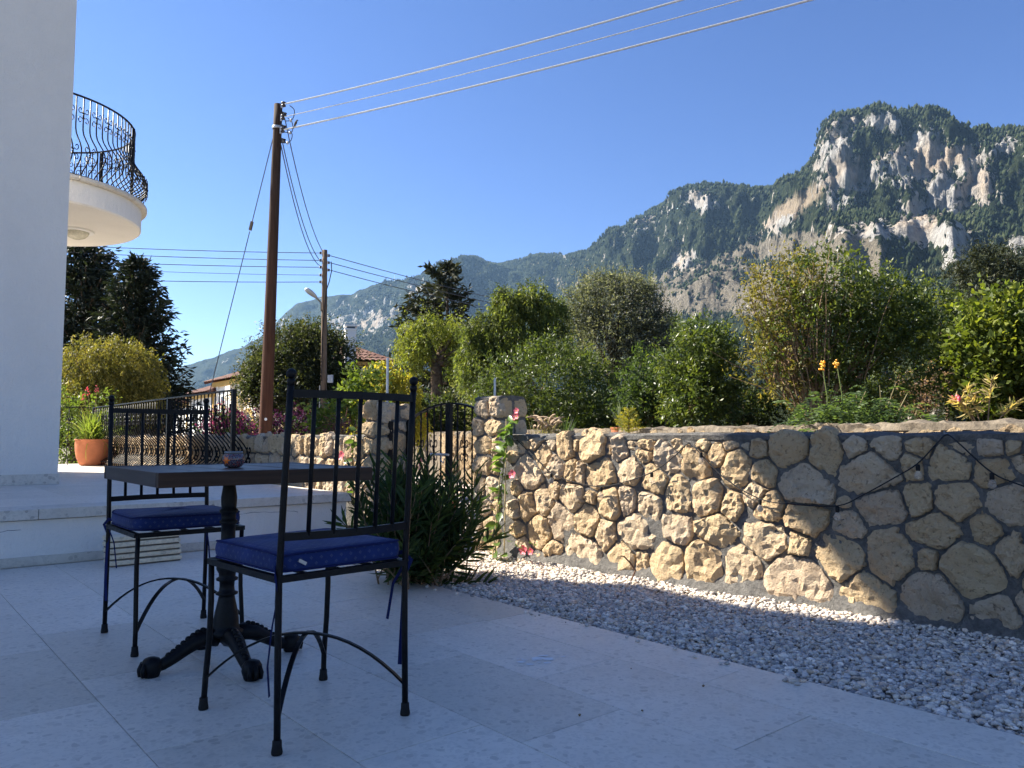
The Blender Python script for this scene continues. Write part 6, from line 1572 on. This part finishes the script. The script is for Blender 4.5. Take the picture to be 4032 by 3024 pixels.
def shrub(label, bl, Y, n, size, asp, cols, seed, m='leaf_glossy', name='garden_shrub', **kw):
    T, B_ = tree(name, label, 'shrub', bl, Y, GB, seed, 0.05, tm='twig')
    crown('foliage', B_, n, size, asp, cols, T, seed + 1, m, zmin=GB - 0.05, **kw); return T, B_
shrub('large rounded glossy shrub behind the right gate pillar', [(1180, 835, 140, 88), (1085, 870, 62, 66), (1275, 850, 62, 78), (1200, 905, 150, 50), (1190, 770, 60, 35)], 13.5, 20000, 0.075, 0.34, [(0.018, 0.036, 0.010), (0.045, 0.075, 0.016), (0.10, 0.135, 0.03)], 67, csig=0.10, lump=0.3, up=0.35)
shrub('shiny dark shrub between the rounded shrub and the tall bushes', [(1400, 830, 56, 68), (1385, 880, 50, 50), (1420, 890, 60, 45)], 11.5, 8000, 0.072, 0.36, [(0.016, 0.036, 0.012), (0.040, 0.075, 0.020), (0.09, 0.135, 0.035)], 69, csig=0.09, up=0.2)
shrub('upright bush left of the big bush, with brown dead patch', [(1510, 770, 58, 78), (1490, 840, 65, 85), (1555, 800, 50, 80), (1520, 890, 80, 50)], 10.6, 13000, 0.070, 0.36, [(0.020, 0.042, 0.012), (0.055, 0.090, 0.020), (0.13, 0.17, 0.035)], 71, csig=0.09, lump=0.45, up=0.2)
T, B_ = tree('big_bush', 'very large many-stemmed bush dominating the right side of the garden', 'shrub', [(1700, 630, 85, 85), (1790, 625, 95, 85), (1905, 680, 95, 95), (1985, 690, 70, 85), (1770, 740, 120, 100), (1900, 790, 130, 85), (1655, 690, 50, 90), (1680, 800, 80, 70)], 9.6, GB, 74, 0.05, 1740, 26, 'twig', wig=0.10, split=0.10)
crown('foliage', B_[1:6], 21000, 0.062, 0.40, [(0.022, 0.046, 0.010), (0.060, 0.095, 0.018), (0.14, 0.175, 0.03)], T, 75, 'leaf_glossy', csig=0.085, lump=0.4, zmin=GB, up=0.25)
crown('sparse_foliage', [B_[0], B_[6], B_[7]], 4300, 0.056, 0.40, [(0.05, 0.060, 0.016), (0.11, 0.115, 0.025), (0.20, 0.19, 0.04)], T, 76, 'leaf_glossy', csig=0.10, lump=0.4, zmin=GB, shell=0.55)
mb = MB(); r2 = random.Random(5)
for k in range(150):
    c_, r_ = B_[[0, 6, 7, 1, 4][k % 5]]; a = D(1745 * 1.8228, 1690, 9.6) + Vector((r2.gauss(0, .2), r2.gauss(0, .2), 0)); a.z = GB + r2.uniform(0, .5)
    b = Vector(c_) + Vector((r2.gauss(0, .5) * r_[0], r2.gauss(0, .4) * r_[1], r2.uniform(-.3, .9) * r_[2])); m_ = a.lerp(b, .5) + Vector((r2.gauss(0, .06), r2.gauss(0, .06), .12))
    mb.tube([a.lerp(m_, .6), m_, m_.lerp(b, .5) + Vector((r2.gauss(0, .03), 0, r2.gauss(0, .03))), b], [.008, .007, .005, .003], 4, caps=False)
obj('twigs', mb, M['twig'], T)
x = D(2150 * 1.8228, 1700, 32)
T, B_ = tree('pine_tree', 'dark pine at the right edge below the mountain', 'tree', [(2130, 590, 70, 45), (2185, 600, 55, 60), (2110, 640, 62, 38), (2180, 670, 70, 45), (2080, 590, 35, 25), (2240, 620, 60, 70), (2140, 555, 45, 25)], 32, 0.5, 80, 0.25)
crown('crown', B_, 12000, 0.22, 0.22, [(0.010, 0.018, 0.009), (0.030, 0.042, 0.018), (0.060, 0.070, 0.030)], T, 81, 'needle', csig=0.22, lump=0.6, up=0.3, shell=0.6)
T, B_ = tree('climber', 'bright yellow-green climber at the right edge of the garden', 'shrub', [(2150, 700, 55, 60), (2195, 740, 50, 110), (2120, 780, 52, 80), (2085, 760, 32, 60), (2180, 850, 60, 60), (2240, 780, 60, 130)], 8.6, GB, 84, 0.05)
crown('foliage', B_, 9000, 0.085, 0.55, [(0.022, 0.046, 0.010), (0.075, 0.115, 0.018), (0.21, 0.25, 0.03)], T, 85, 'leaf', csig=0.12, lump=0.45, zmin=GB)
shrub('dull dry bush beside the stone planter', [(1990, 850, 45, 42), (2030, 830, 35, 45), (1960, 870, 35, 30)], 11.5, 2600, 0.05, 0.4, [(0.10, 0.08, 0.05), (0.20, 0.15, 0.10), (0.30, 0.24, 0.17)], 87, 'leaf', csig=0.12)
for i, (bl, Y, lab) in enumerate([([(1330, 890, 70, 45), (1260, 900, 60, 40)], 14.5, 'low dark shrub in the gap behind the small yellow conifer'), ([(1590, 880, 60, 45), (1640, 890, 60, 40)], 11.5, 'low dark shrub under the left side of the big bush'), ([(1900, 870, 70, 40), (1830, 880, 60, 40)], 11.8, 'low dark shrub under the right side of the big bush'), ([(2090, 870, 45, 45), (2150, 880, 60, 45)], 9.8, 'low dark shrub under the bright climber'), ([(1010, 880, 40, 60), (1060, 900, 40, 50)], 20.5, 'pale soft shrub behind the gate, right of the bare trunk'), ([(960, 900, 50, 45), (900, 905, 50, 40)], 18.0, 'dark shrub behind the gate at the foot of the bare trunk'), ([(1450, 760, 60, 70), (1400, 800, 60, 60)], 24.0, 'distant dark bush in the gap right of the olive tree'), ([(1040, 850, 60, 90), (1000, 860, 60, 80)], 24.0, 'distant dark bush in the gap behind the bare trunk'), ([(2040, 760, 40, 90), (2060, 700, 40, 60)], 16.0, 'dark bush seen between the big bush and the climber')]):
    pale = 'pale' in lab
    shrub(lab, bl, Y, 3400, 0.08 * Y / 12, 0.4, [(0.06, 0.08, 0.035), (0.13, 0.16, 0.07), (0.2, 0.22, 0.1)] if pale else [(0.012, 0.024, 0.009), (0.028, 0.046, 0.014), (0.06, 0.085, 0.02)], 90 + i * 3, 'leaf', csig=0.12)
# --- plants along the retaining wall
fp = D(1835 * 1.8228, 1690, 6.95)
fe = thing('feathery_plant', 'feathery green plant with tall yellow flowers spilling over the far wall', 'plant', (fp.x, 6.95, GB))
r_ = np.random.default_rng(12); P = []; Dn = []; cc = []; mbs = MB()
for k in range(190):
    a = r_.uniform(0, 2 * PI); ln = r_.uniform(0.16, 0.34); b = np.array([fp.x + r_.normal(0, .26), 6.95 + r_.normal(0, .14), GB + abs(r_.normal(0.20, 0.13))]); sh_ = r_.uniform(0, 1)
    prev = None
    for s in range(13):
        g_ = s / 12; q = b + np.array([math.cos(a) * ln * g_, math.sin(a) * ln * g_, 0.14 * g_ - 0.22 * g_ ** 2]); sd2 = np.array([-math.sin(a), math.cos(a), 0])
        for e in (-1, 1):
            P.append(q); Dn.append(sd2 * e + np.array([math.cos(a), math.sin(a), -0.2]) * 0.35 + r_.normal(0, .1, 3)); cc.append(sh_)
cc = np.array(cc)[:, None]; leaves('fronds', np.array(P), np.array(Dn), 0.050, 0.016, np.array((0.03, 0.065, 0.022)) * (1 - cc) + np.array((0.10, 0.17, 0.055)) * cc, fe, 'leaf', seed=3)
for (x, y) in [(1776, 790), (1808, 787)]:
    tp = D(x * 1.8228, y * 1.8228, 6.9); b = Vector((tp.x + 0.05, 6.93, GB + 0.15)); sk = obj('flower_stalk', MB().tube([b, b.lerp(tp, .5) + Vector((.02, 0, 0)), tp], [.006, .005, .004], 5), plain('green_stalk', (0.16, 0.2, 0.06), 0.7), fe)
    mb = MB()
    for j in range(16):
        zz = rng.uniform(-.035, .045); mb.ball(tp + Vector((rng.gauss(0, .011), rng.gauss(0, .011), zz)), 0.011 * (1 - abs(zz) * 6), 6)
    obj('flower', mb, M['yellow_petal'], sk)
for (x, y) in [(1900, 832), (1935, 828), (1925, 850), (1870, 845), (1960, 850), (1850, 850), (1985, 870)]:
    tp = D(x * 1.8228, y * 1.8228, 6.95); b = tp + Vector((rng.uniform(-.12, .02), 0.02, -0.22)); obj('seed_stalk', MB().tube([b, b.lerp(tp, .6), tp], [.004, .004, .003], 4), plain('dry_stalk', (0.24, 0.2, 0.1), 0.8), fe)
fg = thing('fountain_grass', 'pale fountain grass with arching seed heads right of the gate pillar', 'grass', tuple(D(1180 * 1.8228, 1690, 11.3))); fg.location.z = GB; ORG[fg.name] = fg.location.copy(); fb = Vector(fg.location)
blades('leaves', fb + Vector((0, 0, .02)), 90, 0.25, 0.45, 0.6, 0.010, (0.12, 0.12, 0.06), (0.25, 0.22, 0.12), fg, seed=14, rad=0.10)
for k in range(24):
    a = rng.uniform(-PI, PI); ln = rng.uniform(.18, .42); pts = []; ang = rng.uniform(.1, .5); q = fb + Vector((rng.gauss(0, .09), rng.gauss(0, .08), .16))
    for s in range(9):
        pts.append(q.copy()); q = q + Vector((math.sin(ang) * math.cos(a), math.sin(ang) * math.sin(a), math.cos(ang))) * ln / 8; ang += rng.uniform(.10, .30)
    obj('seed_head', MB().tube(pts, [.003, .007, .012, .015, .016, .015, .013, .010, .003], 6), plain('seed_head', (0.34, 0.25, 0.17), 0.9) if k == 0 else bpy.data.materials['seed_head'], fg, smooth=True)
sc_b = D(1358 * 1.8228, 1688, 9.3); sc_b.z = GB
dw = thing('dwarf_conifer', 'small bright yellow-green conifer above the far wall', 'shrub', sc_b); r_ = np.random.default_rng(21); P = []; Dn = []; cs = []
for lv in range(6):
    z = 0.12 + lv * 0.045
    for k in range(7):
        a = r_.uniform(0, 2 * PI); ln = 0.20 * (1 - lv / 7.5) * r_.uniform(.7, 1.1); sh_ = r_.uniform(0, 1)
        for s in range(9):
            q = np.array(sc_b) + [math.cos(a) * ln * s / 8, math.sin(a) * ln * s / 8, z + 0.05 * s / 8]
            for e in range(5): P.append(q + r_.normal(0, .006, 3)); Dn.append(np.array([math.cos(a), math.sin(a), .3]) + r_.normal(0, .7, 3)); cs.append(sh_)
cs = np.array(cs)[:, None]; leaves('foliage', np.array(P), np.array(Dn), 0.03, 0.008, np.array((0.14, 0.17, 0.025)) * (1 - cs) + np.array((0.30, 0.30, 0.04)) * cs, dw, 'leaf', seed=4)
obj('stem', MB().tube([sc_b, sc_b + Vector((0, 0, .38))], .008, 5), M['twig'], dw)
ag = D(1345 * 1.8228, 1670, 9.9); ag.z = GB
agp = thing('potted_agave', 'grey agave in a terracotta pot behind the small yellow conifer', 'plant', ag)
obj('pot', MB().lathe([(.10, 0), (.14, .10), (.15, .16), (.16, .165), (.16, .18), (.13, .18), (.02, .15)], 20, ag), M['terracotta'], agp)
blades('leaves', ag + Vector((0, 0, .16)), 22, 0.22, 0.40, 0.55, 0.035, (0.07, 0.09, 0.08), (0.15, 0.18, 0.16), agp, seed=15, rad=0.02, droop=0.25, m='leaf_glossy')
yc = D(1225 * 1.8228, 1690, 10.5); yc.z = GB
blades('spiky_plant', yc, 40, 0.2, 0.42, 0.45, 0.014, (0.02, 0.04, 0.015), (0.05, 0.08, 0.03), None, yc, seed=16, rad=0.03, droop=0.4)
tag(bpy.data.objects['spiky_plant'], 'dark spiky plant in front of the large rounded shrub', 'plant')
pb = D(1985 * 1.8228, 1630, 10.6); pb.z = GB
pl_ = thing('stone_planter', 'pale block planter beside the dry bush', 'planter', pb)
for i in range(4): 
    for j in range(2): obj('block', MB().cbox(pb + Vector((-.30 + i * .2 + j * .05, 0, .06 + j * .125)), (.19, .2, .12), None, .012), M['slab'], pl_)
for (xs, ys, h, lab, nst) in [(2130, 905, 0.50, 'cream-leaved oleander with pink flowers on the right above the far wall', 5), (2045, 905, 0.13, 'small cream-leaved oleander with one pink flower', 3)]:
    Yv = 5.75 if xs > 2100 else 6.25
    b = D(xs * 1.8228, 1680, Yv); b.z = GB
    vo = thing('variegated_oleander', lab, 'plant', b); r_ = np.random.default_rng(xs); P = []; Dn = []; cs = []; mb = MB()
    for s in range(nst):
        tp = Vector(b) + Vector((r_.uniform(-.22, .22) * h * 2, r_.uniform(-.1, .1), h * r_.uniform(.6, 1.0))); m_ = Vector(b).lerp(tp, .5) + Vector((0, 0, .05)); mb.tube([b, m_, tp], [.006, .005, .004], 5)
        for f in np.linspace(0.55, 1.0, 12):
            q = m_.lerp(tp, (f - .5) * 2)
            for e in range(3): P.append(np.array(q)); Dn.append(r_.normal(0, 1, 3) * [1, 1, .6] + [0, 0, .5]); cs.append(r_.uniform(0, 1))
        if s in (1, 3) or h < .2:
            fm = MB(); 
            for j in range(6): fm.ball(tp + Vector((rng.gauss(0, .012), rng.gauss(0, .012), rng.gauss(.01, .012))), .012, 6)
            obj('flower', fm, M['pink'], vo)
    obj('stems', mb, M['twig'], vo); cs = np.array(cs)[:, None]; leaves('foliage', np.array(P), np.array(Dn), .085, .016, np.array((0.16, 0.19, 0.05)) * (1 - cs) + np.array((0.50, 0.44, 0.20)) * cs, vo, 'leaf', seed=5, six=True)
# red flowers and a stone by the gate's far side
rf_ = D(1672, 1655, 17.6); rfp = thing('geranium', 'red-flowered plant seen through the gate arch', 'plant', (rf_.x, 17.6, 0.8)); mb = MB()
for (x, y) in [(1674, 1634), (1672, 1668), (1666, 1690)]:
    q = D(x, y, 17.6)
    for j in range(9): mb.ball(q + Vector((rng.gauss(0, .025), rng.gauss(0, .02), rng.gauss(0, .025))), .022, 6)
    obj('stem', MB().tube([Vector((rf_.x, 17.6, 0.75)), q], .006, 4), M['twig'], rfp)
obj('flowers', mb, plain('red_petal', (0.6, 0.03, 0.06), 0.6), rfp)

# ================================================================== oleander in front of the left pillar
ob = Vector((-0.585, 4.66, -0.04)); ol = thing('oleander', 'dark narrow-leaved oleander bush beside the terrace corner', 'shrub', ob)
r_ = np.random.default_rng(77); P = []; Dn = []; cs = []; mb = MB()
for s in range(100):
    a = r_.uniform(0, 2 * PI); tl = min(abs(r_.normal(0.28, 0.34)), 1.25); ln = r_.uniform(.40, .82) * (1 - 0.25 * tl)
    d = np.array([math.sin(tl) * math.cos(a), math.sin(tl) * math.sin(a), math.cos(tl)]); b = np.array(ob) + [r_.normal(0, .09), r_.normal(0, .09), 0]
    pts = []
    for k in range(7):
        f = k / 6; pts.append(Vector(b + d * ln * f + np.array([0, 0, -0.10 * math.sin(tl) * f * f])))
    mb.tube(pts, [.006 - .0006 * k for k in range(7)], 5)
    sh_ = r_.uniform(0, 1)
    for f in np.linspace(0.25, 1.0, 13):
        q = b + d * ln * f + np.array([0, 0, -0.10 * math.sin(tl) * f * f]); a0 = r_.uniform(0, 2 * PI)
        s1 = np.cross(d, [0.3, 0.2, 1]); s1 /= np.linalg.norm(s1); s2 = np.cross(d, s1)
        for e in range(3):
            aa = a0 + e * 2.094; op = 0.95 - 0.45 * f
            P.append(q); Dn.append(d * (1 - op * .55) + (s1 * math.cos(aa) + s2 * math.sin(aa)) * op + [0, 0, -.05] + r_.normal(0, .08, 3)); cs.append(sh_ * .6 + r_.uniform(0, .4))
obj('stems', mb, M['twig'], ol)
cs = np.array(cs)[:, None]; leaves('foliage', np.array(P), np.array(Dn), r_.uniform(.085, .15, len(P)), 0.020, np.array((0.018, 0.040, 0.014)) * (1 - cs) + np.array((0.05, 0.095, 0.028)) * cs, ol, 'leaf', seed=6, six=True)
for q in [(1650, 1840, .85), (1710, 1905, .85), (1790, 1985, .8), (1655, 1815, .9)]:
    c = D(q[0], q[1], 4.85); fm = MB()
    for j in range(5):
        a = 2 * PI * j / 5; fm.add([c, c + Vector((.022 * math.cos(a - .4), -.006, .022 * math.sin(a - .4))), c + Vector((.026 * math.cos(a), -.012, .026 * math.sin(a))), c + Vector((.022 * math.cos(a + .4), -.006, .022 * math.sin(a + .4)))], [(0, 1, 2, 3)])
    obj('flower', fm, M['pink'], ol)

# ================================================================== climbing vines with pink flowers
def leaf_proto(L, W):
    mb = MB(); rows = [(0, 0.0), (.12, .5), (.32, .92), (.5, 1.0), (.7, .82), (.88, .42), (1.0, 0.0)]
    for (f, w) in rows:
        z = -0.16 * L * f * f
        mb.v += [Vector((f * L, -w * W / 2, z + w * W * .14)), Vector((f * L, 0, z)), Vector((f * L, w * W / 2, z + w * W * .14))]
    for i in range(len(rows) - 1):
        for j in (0, 1): mb.f.append((i * 3 + j, i * 3 + j + 1, (i + 1) * 3 + j + 1, (i + 1) * 3 + j))
    return mesh_of('vine_leaf', mb, M['vine_leaf'])
VL = leaf_proto(0.085, 0.042)
pet = MB(); rows = [(0, .1), (.3, .5), (.65, 1.0), (.9, .8), (1.0, .3)]
for (f, w) in rows: pet.v += [Vector((f * .034, -w * .015, .010 * f)), Vector((f * .034, 0, .006 * f)), Vector((f * .034, w * .015, .014 * f))]
for i in range(4):
    for j in (0, 1): pet.f.append((i * 3 + j, i * 3 + j + 1, (i + 1) * 3 + j + 1, (i + 1) * 3 + j))
PT = mesh_of('petal', pet, M['pink'])
def orient(o, d, roll=0.0):
    x = Vector(d).normalized(); up = Vector((0, 0, 1)) if abs(x.z) < .95 else Vector((0, 1, 0)); y = up.cross(x).normalized(); z = x.cross(y)
    Mx = axes(x, y, z) @ Matrix.Rotation(roll, 3, 'X'); o.rotation_euler = Mx.to_euler()
def vine_flower(parent, c, nrm, s=1.0):
    nrm = Vector(nrm).normalized(); a_ = nrm.orthogonal().normalized(); b_ = nrm.cross(a_)
    f = obj('flower_throat', MB().lathe([(.001, -.004), (.006, .0), (.004, .004)], 8, c), M['yellow_petal'], parent)
    for j in range(5):
        a = 2 * PI * j / 5 + .3; d = (a_ * math.cos(a) + b_ * math.sin(a)); p_ = inst('petal', PT, f, c)
        y = nrm.cross(d); p_.rotation_euler = axes(d, y, nrm).to_euler(); p_.scale = (s, s, s)
def vine(label, path, offs, n, seed, flowers, canes):
    base = Vector(path[0]); T = thing('flowering_vine', label, 'vine', base, 0, 'pink-flowered vines'); r2 = random.Random(seed)
    obj('stem', MB().tube(path, 0.004, 5), plain('vine_stem', (0.10, 0.13, 0.04), 0.7), T)
    for c_ in canes: obj('cane', MB().tube(c_, 0.0045, 6), plain('bamboo_cane', (0.42, 0.33, 0.17), 0.6), T)
    P_ = [Vector(q) for q in path]
    for k in range(n):
        f = (k + r2.uniform(0, 1)) / n; f = f * (len(P_) - 1); i = min(int(f), len(P_) - 2); q = P_[i].lerp(P_[i + 1], f - i)
        side = WD * r2.choice((-1, 1)) * r2.uniform(.3, 1) + WN * r2.uniform(-.1, .8) + Vector((0, 0, r2.uniform(-.5, .6)))
        o = inst('leaf', VL, T, q + Vector((r2.gauss(0, .008), r2.gauss(0, .008), 0))); s = r2.uniform(.65, 1.35); o.scale = (s, s, s); orient(o, side, r2.uniform(-1.3, 1.3))
    for (c_, s) in flowers: vine_flower(T, c_, WN * 1.0 + Vector((0, 0, .25)) + WD * .2, s)
    return T
def wv_(x, y, off=0.09): return wpt(x, y, off)
g0 = wv_(1945, 2193, .12); g0.z = -0.03
vine('pink-flowered climbing vine on canes at the foot of the right gate pillar', [g0, wv_(1958, 2080), wv_(1968, 1990, .08), wv_(1978, 1880, .07), wv_(1985, 1800, .06), wv_(1995, 1720, .05), wv_(2012, 1680, .05), wv_(2028, 1648, .05)], 0, 74, 3, [(wv_(2032, 1640, .09), .9), (wv_(2034, 1618, .09), .65), (wv_(2018, 1868, .11), .9), (wv_(2062, 2166, .13), .95), (wv_(2090, 2172, .12), .7)],
     [[wv_(1940, 2200, .13), wv_(1962, 1960, .09), wv_(1968, 1880, .07)], [wv_(1985, 2195, .12), wv_(1990, 1900, .09), wv_(1994, 1650, .05)]])
low = [o for o in bpy.data.objects if o.name.startswith('flowering_vine')][-1]
for (x, y, dx) in [(2030, 2150, 1), (2085, 2140, 1), (1920, 2190, -1), (1965, 2185, .3), (2000, 2130, .5), (1975, 2185, .8)]:
    o = inst('leaf', VL, low, wv_(x, y, .12)); o.scale = (1.3,) * 3; orient(o, WD * dx + WN * .4 + Vector((0, 0, .15)), rng.uniform(-.6, .6))
def lwp(x, y, off=0.08):
    d = ray(x, y); P0_ = LW0 + LN * off; t_ = (P0_ - Vector((0, 0, EYE))).dot(LN) / d.dot(LN); return Vector((0, 0, EYE)) + d * t_
vine('pink-flowered vine with large yellow-green leaves on the left wall behind the chair', [Vector(lwp(1395, 1990)), lwp(1390, 1900), lwp(1388, 1800), lwp(1392, 1740), lwp(1400, 1690)], 0, 20, 5, [(lwp(1345, 1795, .10), 1.3)], [])
# ================================================================== haze
hz = NT('haze_air'); hz.n.remove(hz.b)
pv = hz.new('ShaderNodeVolumePrincipled'); pv.inputs['Color'].default_value = (0.38, 0.64, 1.0, 1); pv.inputs['Density'].default_value = 0.00006; pv.inputs['Anisotropy'].default_value = 0.35
hz.l.new(pv.outputs[0], hz.n['Material Output'].inputs['Volume'])
ho = obj('haze', MB().box((0, 3200, 419), (17000, 10800, 842)), hz.m); tag(ho, kind='stuff')
